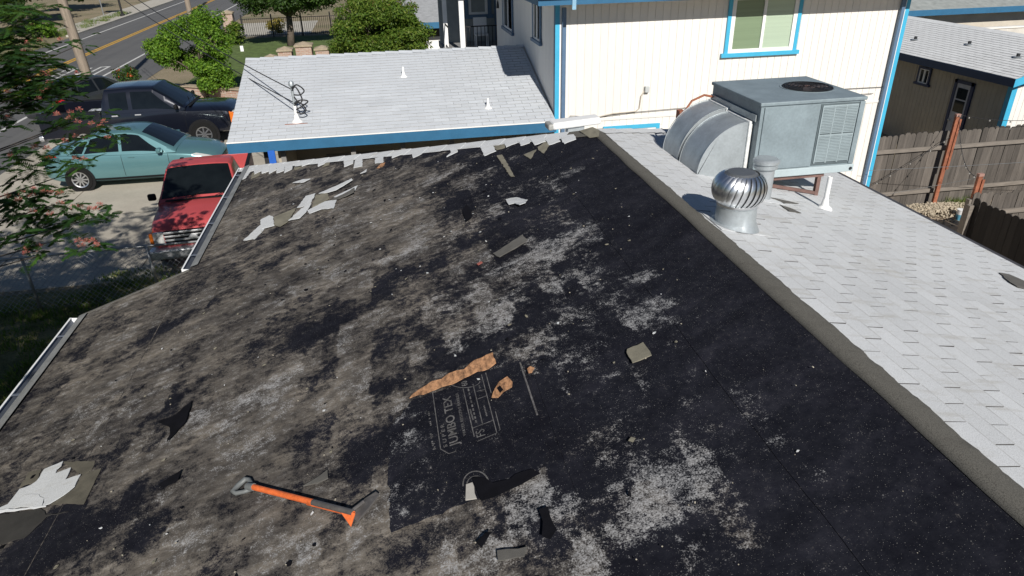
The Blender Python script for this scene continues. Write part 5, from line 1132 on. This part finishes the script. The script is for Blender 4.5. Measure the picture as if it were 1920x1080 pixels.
def sedan(name, loc, rz, label, paint):
    t = thing(name, loc, label, 'car', static=False, rz=rz)
    xs = [-2.27, -2.20, -1.95, -1.5, -.6, .4, 1.0, 1.5, 1.9, 2.14, 2.27]
    W = [.60, .77, .865, .905, .91, .912, .91, .895, .85, .74, .52]; ZB = [.42, .32, .24, .2, .18, .18, .18, .2, .22, .25, .32]; ZS = [.78, .93, 1.0, .985, .95, .925, .91, .86, .78, .69, .58]; ZT = [.84, 1.0, 1.075, 1.07, 1.0, .97, .985, .945, .865, .76, .63]
    rings = [[(0, b), (w*.80, b), (w*.955, b+.07), (w*.985, b+.13), (w, b+.32), (w*.992, s_-.10), (w*.965, s_-.035), (w*.90, s_), (w*.6, (s_+z*2)/3), (0, z)] for w, b, s_, z in zip(W, ZB, ZS, ZT)]
    body = Loft(xs, rings); bo = body.mesh('body', paint, t, 60)
    gx = [-1.82, -1.55, -1.2, -.8, -.35, .1, .38, .65, .95, 1.2]; gz = [1.02, 1.13, 1.305, 1.42, 1.47, 1.465, 1.40, 1.265, 1.09, .955]
    gr = []
    for x, z in zip(gx, gz):
        e = .86-max(0, z-.93)*.46; gr.append([(.865, .90), (.86*.5+e*.5, .92+(z-.95)*.48), (e, z-.035), (e-.075, z), (e*.45, z+.018), (0, z+.024)])
    cab = Loft(gx, gr); cab.mesh('cabin', paint, t, 50)
    for sg in (1, -1):
        cab.patch([(-.16, .35), (.93, .30), (.30, 1.86), (-.16, 1.86)], sg).build('side_window', M_GLASS, t, True)
        cab.patch([(-1.12, .40), (-.24, .35), (-.24, 1.86), (-.92, 1.86)], sg).build('side_window', M_GLASS, t, True)
        cab.patch([(-1.48, .75), (-1.17, .45), (-1.0, 1.78), (-1.3, 1.6)], sg).build('quarter_window', M_GLASS, t, True)
        for x in (-.98, .06): 
            p = body.pt(x, 5.25, sg); MB().box(p+np.array((0, sg*.012, 0)), (.17, .022, .028)).build('door_handle', paint, t, bevel=.008)
        for x0_, x1_ in ((-.20, -.195), (.985, .99), (-1.28, -1.275)): body.patch([(x0_, 3.2), (x1_+.006, 3.2), (x1_+.006, 6.9), (x0_, 6.9)], sg, .0015, 1, 10).build('door_seam', M_BPLAS, bo)
        MB().box((.82, sg*.97, 1.0), (.13, .19, .13), (0, 0, 0)).build('mirror', paint, t, bevel=.04, seg=3)
        body.patch([(1.60, 6.1), (2.12, 5.2), (2.10, 6.6), (1.70, 6.95)], sg, .008).build('headlight', M_LAMP, t, True)
        body.patch([(-2.24, 5.2), (-1.78, 5.6), (-1.86, 6.85), (-2.22, 6.6)], sg, .008).build('tail_light', M_REDL, t, True)
        body.patch([(-1.5, 1.9), (1.5, 1.9), (1.5, 3.05), (-1.5, 3.05)], sg, .006, 10, 2).build('sill', M_BPLAS, t, True)
        for x in (-1.36, 1.30): arch(t, x, sg*.905, .375); wheel(t, x, sg*.83, .32, .21, .22, 10)
    cab.patch([(.36, -1.85), (1.12, -1.75), (1.12, 1.75), (.36, 1.85)], 1, .006, 8, 14, True).build('windshield', M_GLASS, t, True)
    cab.patch([(-1.68, -1.7), (-.86, -1.8), (-.86, 1.8), (-1.68, 1.7)], 1, .006, 8, 14, True).build('rear_window', M_GLASS, t, True)
    MB().box((2.17, 0, .36), (.16, 1.1, .16)).build('grille', M_BPLAS, t, bevel=.03); MB().box((2.262, 0, .40), (.02, .5, .11)).build('number_plate', M_WHITE, t)
    return t
def pickup(name, loc, rz, label, paint, Lf, Lr, hw, hood, belt, roof, cab_r, cab_f, roof_r, roof_f, bed_f, clr, wr, wxf, wxr, four=False, rim=8):
    t = thing(name, loc, label, 'pickup truck', static=False, rz=rz)
    xs = [bed_f-.02, bed_f+.25, cab_f-.25, cab_f+.1, Lf-.55, Lf-.18, Lf]
    W = [hw*.985, hw, hw, hw*.99, hw*.965, hw*.92, hw*.80]; ZS = [belt, belt, belt, hood-.03, hood-.06, hood-.12, hood-.26]; ZT = [belt+.01, belt+.02, belt+.03, hood+.05, hood+.02, hood-.06, hood-.22]
    rings = [[(0, clr), (w*.86, clr), (w*.965, clr+.06), (w, clr+.24), (w*.995, s_-.16), (w*.965, s_-.05), (w*.89, s_), (w*.55, (s_+2*z)/3), (0, z)] for w, s_, z in zip(W, ZS, ZT)]
    body = Loft(xs, rings); bo = body.mesh('body', paint, t, 44)
    gx = [cab_r, cab_r+.05, roof_r, (roof_r+roof_f)/2, roof_f, roof_f+(cab_f-roof_f)*.5, cab_f+.04]; gz = [belt+.04, belt+.35, roof-.02, roof+.01, roof-.01, belt+(roof-belt)*.57, belt+.03]
    gr = []
    for x, z in zip(gx, gz):
        e = hw*.955-max(0, z-belt)*.27; gr.append([(hw*.965, belt-.06), ((hw*.965+e)/2, belt+(z-belt)*.5), (e, z-.05), (e-.06, z-.008), (e*.5, z+.012), (0, z+.018)])
    cab = Loft(gx, gr, False); cab.mesh('cab', paint, t, 30)
    dy = roof_f-roof_r
    for sg in (1, -1):
        if four:
            m_x = roof_r+dy*.50
            cab.patch([(m_x+.06, .30), (cab_f-.22, .28), (roof_f-.02, 1.80), (m_x+.06, 1.80)], sg).build('side_window', M_GLASS, t, True); cab.patch([(roof_r+.10, .30), (m_x-.06, .30), (m_x-.06, 1.80), (roof_r+.12, 1.80)], sg).build('side_window', M_GLASS, t, True); seams = (cab_r+.08, m_x, cab_f-.02); hs = (roof_r+.22, m_x+.2)
        else:
            cab.patch([(roof_r+.06, .30), (cab_f-.2, .28), (roof_f-.02, 1.8), (roof_r+.08, 1.8)], sg).build('side_window', M_GLASS, t, True); seams = (cab_r+.08, cab_f-.02); hs = (roof_r+.18,)
        for x in seams: body.patch([(x, 2.6), (x+.009, 2.6), (x+.009, 6), (x, 6)], sg, .0015, 1, 8).build('door_seam', M_BPLAS, bo)
        for x in hs: MB().box(body.pt(x, 4.45, sg)+np.array((0, sg*.014, 0)), (.19, .03, .04)).build('door_handle', M_CHROME if four else M_BPLAS, t, bevel=.008)
        MB().box((cab_f-.18, sg*(hw+.10), belt+.10), (.10, .17, .15)).build('mirror', M_BPLAS, t, bevel=.04, seg=3)
        body.patch([(Lf-.16, 4.4), (Lf-.04, 4.4), (Lf-.04, 5.2), (Lf-.16, 5.2)], sg, .012).build('marker_lamp', M_AMBER, t, True)
        # bed side
        b = MB().bb(Lr, bed_f, sg*hw*.985-(.07 if sg > 0 else 0), sg*hw*.985+(.0 if sg > 0 else .07), clr+.12, belt+.05).build('bed_side', paint, t, bevel=.02)
        MB().bb(Lr+.02, bed_f-.02, sg*hw*.95-.045, sg*hw*.95+.035, belt+.052, belt+.072).build('bed_rail', M_BPLAS, t)
        for x in (wxf, wxr): arch(t, x, sg*hw*.992, wr*1.17); wheel(t, x, sg*(hw-.10), wr, .25, wr*.62, rim)
    MB().bb(Lr+.05, bed_f, -hw*.9, hw*.9, clr+.22, clr+.26).build('bed_floor', paint if not four else M_BPLAS, t)
    for k in range(7): y = -hw*.75+k*hw*.25; MB().bb(Lr+.08, bed_f-.03, y-.03, y+.03, clr+.262, clr+.282).build('bed_rib', paint if not four else M_BPLAS, t)
    MB().bb(Lr, Lr+.06, -hw*.90, hw*.90, clr+.2, belt+.048).build('tailgate', paint, t, bevel=.012)
    MB().bb(bed_f-.05, bed_f-.021, -hw*.91, hw*.91, clr+.2, belt+.045).build('bulkhead', paint, t)
    MB().bb(Lr-.14, Lr-.005, -hw*.95, hw*.95, clr+.05, clr+.2).build('rear_bumper', M_CHROME, t, bevel=.02)
    # windows front and rear
    cab.patch([(roof_f+.02, -2.2), (cab_f-.03, -2.25), (cab_f-.03, 2.25), (roof_f+.02, 2.2)], 1, .006, 8, 16, True).build('windshield', M_GLASS, t, True)
    cab.patch([(cab_r+.055, -1.9), (roof_r-.01, -1.8), (roof_r-.01, 1.8), (cab_r+.055, 1.9)], 1, .010, 4, 12, True).build('rear_window', M_GLASS, t, True)
    # nose: bumper, grille bars, emblem, lamps
    MB().bb(Lf-.10, Lf+.17, -hw*.99, hw*.99, clr+.04, clr+.23).build('front_bumper', M_CHROME, t, bevel=.03); 
    gz0, gz1 = clr+.27, hood-.30+.04
    g = MB().bb(Lf-.06, Lf+.015, -hw*.62, hw*.62, gz0, hood-.16).build('grille', M_BPLAS, t, bevel=.01)
    for k in range(4): z = gz0+.015+(hood-.20-gz0)*k/3.2; MB().bb(Lf+.012, Lf+.032, -hw*.62, hw*.62, z, z+.035).build('grille_bar', M_CHROME if k != 1 else plain('grey_grille_bar', (.35, .36, .37), .4), g, bevel=.006)
    MB().lathe([(0, .02), (.06, .016), (.068, 0)], 20).build('emblem', M_CHROME, g).matrix_local = Matrix.Translation((Lf+.035, 0, (gz0+hood-.16)/2)) @ Euler((0, math.pi/2, 0)).to_matrix().to_4x4() @ Matrix.Diagonal((.6, 1.3, 1, 1))
    for sg in (1, -1):
        MB().bb(Lf-.07, Lf+.012, min(sg*hw*.63, sg*hw*.86), max(sg*hw*.63, sg*hw*.86), gz0+.04, hood-.17).build('headlight', M_LAMP, t, bevel=.015)
        MB().bb(Lf-.14, Lf-.01, min(sg*hw*.865, sg*hw*.945), max(sg*hw*.865, sg*hw*.945), gz0+.04, hood-.18).build('turn_signal', M_AMBER, t, bevel=.012)
    MB().box((roof_f+(cab_f-roof_f)*.30, -hw*.55, belt+(roof-belt)*.74), (.004, .10, .05), (0, math.radians(-52), 0)).build('sticker', M_WHITE, t)
    MB().box((cab_f+.12, 0, hood+.052), (.10, hw*1.5, .012)).build('cowl', M_BPLAS, t)
    for y in (-.25, .35): MB().tube([(cab_f+.1, y, hood+.07), (cab_f-.12, y+.42, belt+.17)], .008, 5).build('wiper', M_BPLAS, t)
    return t
sedan('sedan', (-9.2, 20.6, .016), math.radians(-1), 'metallic teal four-door sedan parked between the two pickups', M_TEAL)
pickup('pickup_truck', (-10.0, 24.55, .016), math.radians(-1), 'dark navy crew cab pickup parked behind the teal sedan', M_NVY, 2.9, -2.9, 1.0, 1.24, 1.25, 1.92, -1.02, 1.42, -.86, .55, -1.04, .42, .41, 1.88, -1.7, True)
red = pickup('pickup_truck', (-6.50, 16.15, .016), math.radians(-85.5), 'faded red pickup parked nose toward the stripped house', M_RED, 2.38, -2.38, .87, 1.05, 1.02, 1.62, -.42, .98, -.30, .32, -.44, .33, .34, 1.52, -1.32, False)
# things seen on the red pickup's windscreen
MB().box((.60, .42, 1.36), (.012, .20, .24), (0, math.radians(-50), 0)).build('visor_card', plain('pale_green_card', (.42, .48, .34), .6, var=.15, scale=20), red)
sedan('sedan', (-13.55, 29.6, .016), math.radians(62), 'dark charcoal car partly hidden behind the navy pickup bed', M_CHAR)
t = thing('truck_toolbox', (-11.5, 24.9, .7), 'pale grey box lying in the navy pickup bed', 'box'); MB().bb(-11.85, -11.2, 24.1, 25.1, .72, 1.12).build('case', plain('pale_grey_box', (.5, .52, .55), .5), t, bevel=.01)

# ================================================================ poles, sign, street things
def pole(x, y, h, r, label, lean=(0, 0), name='utility_pole'):
    t = thing(name, (x, y, 0), label, 'utility pole'); MB().tube([(x, y, -.1), (x+lean[0]*.5, y+lean[1]*.5, h*.5), (x+lean[0], y+lean[1], h)], [r*1.15, r, r*.85], 14).build('shaft', M_POLE, t, 40); return t
pl = pole(-14.0, 31.3, 9.5, .17, 'weathered wooden utility pole beside the road near the navy pickup', (-.35, 0))
MB().bb(-14.3, -14.05, 31.05, 31.1, 8.0, 8.1).build('crossarm', M_POLE, pl)
pole(-18.55, 69.0, 9, .2, 'far utility pole with a pale side at the road bend', (-.1, 0)); 
mk = thing('marker_post', (-14.55, 31.7, 0), 'short white and black banded marker post by the wooden pole', 'marker'); MB().tube([(-14.55, 31.7, 0), (-14.55, 31.7, 1.25)], .035, 8).build('post', M_STEEL, mk, True)
for z in (.75, .95, 1.15): MB().tube([(-14.55, 31.7, z), (-14.55, 31.7, z+.09)], .07, 10).build('white_band', M_WHITE, mk, True)
sg = thing('street_sign', (-26.6, 72, 0), 'grey backed street sign on a post across the road', 'sign'); MB().tube([(-26.6, 72, 0), (-26.6, 72, 3.0)], .05, 8).build('post', M_STEEL, sg); MB().bb(-27.3, -25.9, 71.93, 71.96, 1.75, 3.0).build('panel', plain('sign_back_grey', (.5, .54, .6), .4), sg)
pp = thing('black_post', (-24.4, 70, 0), 'black post with square base by the far kerb', 'post'); MB().tube([(-24.4, 70, 0), (-24.4, 70, 2.6)], .09, 8).build('shaft', M_IRON, pp); MB().bb(-24.55, -24.25, 69.85, 70.15, 0, .2).build('base', M_IRON, pp)
# brick wall by the drive, brick pillars, iron fence
bw_ = thing('brick_wall', (-10, 31.0, 0), 'low old brick retaining wall behind the navy pickup', 'wall')
MB().prism([(-11.3, 32.5, .42), (-8.2, 30.7, .42), (-8.1, 30.95, .42), (-11.2, 32.75, .42)], .42).build('wall_body', M_BRICK, bw_); MB().prism([(-11.35, 32.45, .47), (-8.2, 30.62, .47), (-8.05, 30.98, .47), (-11.2, 32.8, .47)], .05).build('coping', M_CAPST, bw_)
def pillar(x, y, w, h, label, grp='brick pillars on the neighbour lawn', cap=.12):
    t = thing('brick_pillar', (x, y, 0), label, 'pillar', grp); MB().bb(x-w/2, x+w/2, y-w/2, y+w/2, 0, h).build('shaft', M_BRICK, t); MB().bb(x-w/2-.06, x+w/2+.06, y-w/2-.06, y+w/2+.06, h, h+.09).build('cap', M_CAPST, t, bevel=.02)
    MB().add([(x-w/2-.02, y-w/2-.02, h+.091), (x+w/2+.02, y-w/2-.02, h+.091), (x+w/2+.02, y+w/2+.02, h+.091), (x-w/2-.02, y+w/2+.02, h+.091), (x, y, h+.091+cap)], [(0, 1, 4), (1, 2, 4), (2, 3, 4), (3, 0, 4)]).build('cap_top', M_CAPST, t)
pillar(-6.75, 35.5, .62, 1.22, 'left short brick pillar above the wing ridge'); pillar(-5.85, 35.3, .72, 1.42, 'middle tallest brick pillar above the wing ridge'); pillar(-5.05, 35.6, .62, 1.18, 'right stone pillar beside the tallest brick pillar'); pillar(-7.4, 35.2, .5, .95, 'lowest pillar at the left of the brick group')
pillar(-11.6, 49.0, .62, 1.75, 'brick gate pillar at the left end of the iron fence')
ifn = thing('iron_fence', (-8.8, 51, 0), 'black wrought iron fence beside the brick gate pillar', 'fence')
for z in (.12, 1.16): MB().bb(-11.3, -4.5, 50.98, 51.02, z, z+.04).build('rail', M_IRON, ifn)
for k in range(52): x = -11.25+k*.13; MB().bb(x-.011, x+.011, 50.99, 51.01, .05, 1.22).build('picket', M_IRON, ifn)
for x in (-11.2, -9.3, -7.4, -5.5): MB().bb(x-.04, x+.04, 50.96, 51.04, 0, 1.45).build('post', M_IRON, ifn)
tag(MB().bb(-10.48, -10.30, 44.9, 44.93, 0, .32).build('lawn_sign', M_WHITE), 'small white sign on the green lawn', 'sign')

# ================================================================ trees and shrubs
tree('small_tree', (-9.75, 31.6, 0), [((-9.7, 31.5, 2.15), (1.45, 1.3, 1.15), 70), ((-10.9, 31.2, 2.0), (.6, .7, .6), 18), ((-9.3, 31.3, .95), (.8, .8, .7), 30), ((-9.2, 31.6, 2.9), (.7, .7, .5), 18)], 'bright green bushy tree beside the navy pickup hood', M_LF1, nleaf=280, crad=.36, size=.055, trunk_r=.09)
tree('lawn_tree', (-7.75, 46.4, 0), [((-7.6, 46.3, 3.2), (2.7, 2.2, 1.3), 80), ((-9.6, 46, 2.9), (1.1, 1.2, .8), 24), ((-5.6, 46, 2.9), (1.3, 1.2, .8), 24)], 'deep green tree with visible trunk on the lawn behind iron fence', M_LF2, nleaf=240, crad=.6, size=.085, trunk_r=.20, fork=(-7.6, 46.4, 1.7))
tree('large_shrub', (-2.3, 33, 0), [((-2.3, 33, 2.55), (2.0, 1.7, 1.35), 110), ((-3.6, 32.6, 2.0), (.9, .9, .8), 28), ((-1.0, 32.5, 2.0), (.9, .9, .8), 28), ((-2.4, 32.2, 1.3), (1.7, .9, .6), 40)], 'large dense shrub with reddish tips behind the pale wing roof', M_LF3, nleaf=290, crad=.48, size=.062, trunk_r=.13, spots=(30, 14, leafmat('reddish_new_leaf', (.10, .05, .02), (.20, .10, .03), (.28, .16, .05))), cat='shrub')
tree('flower_bush', (-13.6, 34.6, 0), [((-13.6, 34.6, .55), (.42, .42, .42), 18)], 'small bush with orange red blooms at the road edge', M_LF2, nleaf=90, crad=.28, size=.06, trunk_r=.04, spots=(7, 12, leafmat('orange_red_petal', (.45, .04, .02), (.6, .08, .03), (.65, .16, .05))), cat='bush')
tree('round_bush', (-11.2, 48.6, 0), [((-11.25, 48.0, .7), (.6, .7, .6), 20)], 'reddish bush in front of the brick gate pillar', M_LF3, nleaf=80, crad=.35, size=.09, trunk_r=.04, cat='bush')
tree('yellow_bush', (-9.3, 53, 0), [((-9.3, 53, .5), (.5, .5, .45), 14)], 'small yellow green bush behind the iron fence', leafmat('yellow_leaf', (.16, .12, .02), (.25, .20, .04), (.34, .28, .07)), nleaf=70, crad=.3, size=.09, trunk_r=.04, cat='bush')
far = [(-29.5, 50, 2.6, 2.6, 'dark tree across the road left of the wooden pole'), (-29.6, 58.5, 2.7, 2.4, 'dark tree across the road just behind the wooden pole'), (-31, 66, 3.2, 2.8, 'dark tree behind the grey street sign'), (-31.5, 77, 3.2, 3.0, 'dark tree farthest up the road side'), (-30, 43, 2.4, 2.6, 'dark tree nearest across the road at far left')]
for x, y, h, r, lb in far: tree('roadside_tree', (x, y, 0), [((x, y, h), (r, r, r*.75), 60)], lb, M_LFD, nleaf=100, crad=.85, size=.2, trunk_r=.2, group='dark trees across the road')
tree('verge_bush', (-25.6, 50.5, 0), [((-25.6, 50.5, .45), (.9, .6, .4), 18)], 'low bush with reddish leaves on the far verge', M_LF3, nleaf=70, crad=.4, size=.11, trunk_r=.04, cat='bush')
tree('verge_bush', (-25.4, 56, 0), [((-25.4, 56, .5), (.8, .8, .45), 18)], 'low green bush on the far verge by the road', M_LF1, nleaf=70, crad=.4, size=.11, trunk_r=.04, cat='bush')
tufts([(-25.2+random.gauss(0, .7), random.uniform(45, 75), 0) for k in range(60)], 60, .5, .25, 'verge_grass', 'dry tall grass along the far verge')

# ---- silk tree: feathery fronds and pink tufts, trunk out of the picture to the left
FR_V, FR_F, FR_T = [], [], []
def frond(p, d, L_, tint, npair=13):
    d = np.array(d, float); d /= np.linalg.norm(d); s = np.cross(d, (0, 0, 1.0)); s /= np.linalg.norm(s)+1e-9; u = np.cross(s, d)
    for k in range(npair):
        t_ = .18+.82*k/(npair-1); c = np.array(p)+d*(L_*t_)-np.array((0, 0, 1))*(L_*.35*t_*t_); pl_ = L_*.40*math.sin(math.pi*(.18+.72*t_))+.012
        for sg_ in (1, -1):
            e = c+s*sg_*pl_*.9+d*pl_*.42-np.array((0, 0, 1))*pl_*.28+u*random.uniform(-.01, .01); w = d*.0125
            m = (c+e)/2; b = len(FR_V)*0
            FR_V.extend([c, m-w*.9, e, m+w]); FR_T.extend([tint+random.uniform(-.12, .12)]*4)
def spray(c, n, L_, out=(0, 0, 0), tint=.5, spread=.12):
    c = np.array(c, float)
    for k in range(n):
        a = random.uniform(0, 6.283); el = random.uniform(-.25, .5); d = np.array((math.cos(a), math.sin(a), el))+np.array(out)*.6
        frond(c+RNG.normal(size=3)*spread*np.array((1, 1, .45)), d, L_*random.uniform(.75, 1.2), tint+random.uniform(-.2, .25))
PF_V, PF_T = [], []
def puff(c, r=.03):
    c = np.array(c)
    for k in range(34):
        d = RNG.normal(size=3); d[2] = abs(d[2])*1.1-.15; d /= np.linalg.norm(d); s = np.cross(d, RNG.normal(size=3)); s /= np.linalg.norm(s)+1e-9; e = c+d*r*random.uniform(.8, 1.25)
        PF_V.extend([c, e-s*.0035, e+s*.0035]); PF_T.extend([0.0, random.random(), random.random()])
TB = np.array((-10.2, 3.2, 0.0)); FK = np.array((-9.6, 4.2, 2.4))
silk = thing('silk_tree', TB, 'silk tree with feathery leaves and pink tufts reaching in from the left', 'tree')
br = MB(); br.tube([TB-np.array((0, 0, .1)), (TB+FK)/2+np.array((-.1, 0, 0)), FK], [.24, .2, .17], 10)
tips = []   # (place, sprays, frond length, flowers, tint)
def tip(u, v, d, n, fl, L_=.2, tint=.5, spread=.12): tips.append((DEP(u, v, d), n, L_, fl, tint, spread))
for a in ((20, 300, 8.2, 14, 2, .24, .6), (75, 290, 8.0, 12, 3, .22, .6), (60, 320, 8.1, 12, 0, .22, .3), (135, 270, 8.4, 10, 4, .2, .55), (120, 230, 8.8, 12, 3, .2, .35), (165, 235, 8.6, 9, 3, .2, .35), (150, 215, 8.9, 8, 2, .18, .3), (195, 245, 8.5, 8, 3, .18, .5), (150, 310, 8.2, 7, 2, .2, .6), (190, 270, 8.4, 5, 1, .18, .55),
          (30, 380, 7.6, 14, 3, .2, .25), (60, 370, 7.7, 12, 3, .2, .35), (100, 375, 7.7, 12, 3, .2, .45), (75, 400, 7.6, 10, 1, .2, .25), (110, 410, 7.7, 9, 1, .2, .3), (145, 400, 7.8, 8, 2, .18, .4), (175, 400, 7.8, 8, 4, .18, .35), (120, 430, 7.6, 8, 0, .2, .3), (95, 445, 7.6, 5, 0, .18, .3),
          (10, 440, 7.2, 9, 0, .22, .6), (75, 470, 7.3, 6, 4, .14, .75), (160, 462, 7.4, 9, 5, .16, .55),
          (20, 130, 9.0, 14, 1, .24, .2), (60, 150, 9.2, 14, 2, .24, .2), (100, 145, 9.2, 10, 2, .22, .25), (30, 180, 9.0, 12, 1, .22, .2), (75, 185, 9.0, 12, 2, .22, .2), (120, 165, 9.2, 8, 1, .2, .25), (150, 145, 9.4, 9, 1, .2, .35), (100, 85, 9.8, 9, 2, .2, .5), (145, 78, 10, 5, 0, .18, .4), (30, 90, 9.6, 12, 1, .24, .2), (60, 60, 10, 12, 1, .24, .3),
          (10, 105, 9.4, 16, 0, .26, .1), (45, 110, 9.4, 14, 1, .26, .1), (80, 120, 9.4, 12, 0, .24, .15), (15, 155, 9.1, 14, 0, .24, .1), (50, 175, 9.1, 12, 0, .24, .1), (95, 165, 9.2, 10, 1, .22, .15), (5, 70, 9.6, 14, 0, .26, .15), (35, 40, 9.8, 12, 0, .26, .3), (15, 20, 9.6, 14, 0, .26, .75), (50, 12, 9.8, 12, 0, .26, .75), (85, 20, 10, 8, 0, .24, .6), (20, 50, 9.6, 10, 0, .26, .6), (10, 235, 8.6, 8, 1, .22, .5), (5, 205, 8.8, 10, 0, .22, .3), (45, 215, 8.8, 5, 0, .2, .4)):
    tip(*a)
for p, n, L_, fl, ti, sp_ in tips:
    spray(p, int(n*(2.2 if ti < .3 else 1.35)+1), L_, tint=ti-.2, spread=.12)
    for k in range(int(fl*1.1)): puff(p+RNG.normal(size=3)*np.array((.07, .07, .025))+np.array((0, -.05, .07)), .04)
# crown outside the picture (throws the shade over yard and drive)
cr_ = []
for k in range(950):
    q = np.array((random.uniform(-14.0, -6.0), random.uniform(-1.5, 8.5), random.uniform(3.2, 6.8)))
    v = q-CAM; w_ = v @ AX[2]; uu = 960+FPX*(v @ AX[0])/w_ if w_ > 0 else -9999
    if (w_ > .3 and uu > -240) or q[0] > -5.6: continue
    cr_.append(q); spray(q, 11, .34, tint=.45, spread=.36)
for i, (p, *_r) in enumerate(tips):
    if i % 2: continue
    m1 = FK+(p-FK)*.5+np.array((-.5, 0, .35)); br.tube([FK, m1, p-np.array((0, 0, .05))], [.04, .018, .005], 6)
for q in cr_[::30]: br.tube([FK, FK+(q-FK)*.5+np.array((0, 0, .3)), q], [.07, .04, .01], 6)
br.build('trunk', M_BARK, silk, True)
V = np.array(FR_V); leaf_obj('crown', V, np.arange(len(V)).reshape(-1, 4), np.clip(np.array(FR_T), 0, 1), M_MIM, silk)
V = np.array(PF_V); leaf_obj('blossom', V, np.arange(len(V)).reshape(-1, 3), np.array(PF_T), leafmat('pink_silk_tuft', (.45, .30, .24), (.55, .13, .12), (.60, .10, .12), .4), silk)
for o in list(scene.objects):
    if '_static' in o: del o['_static']
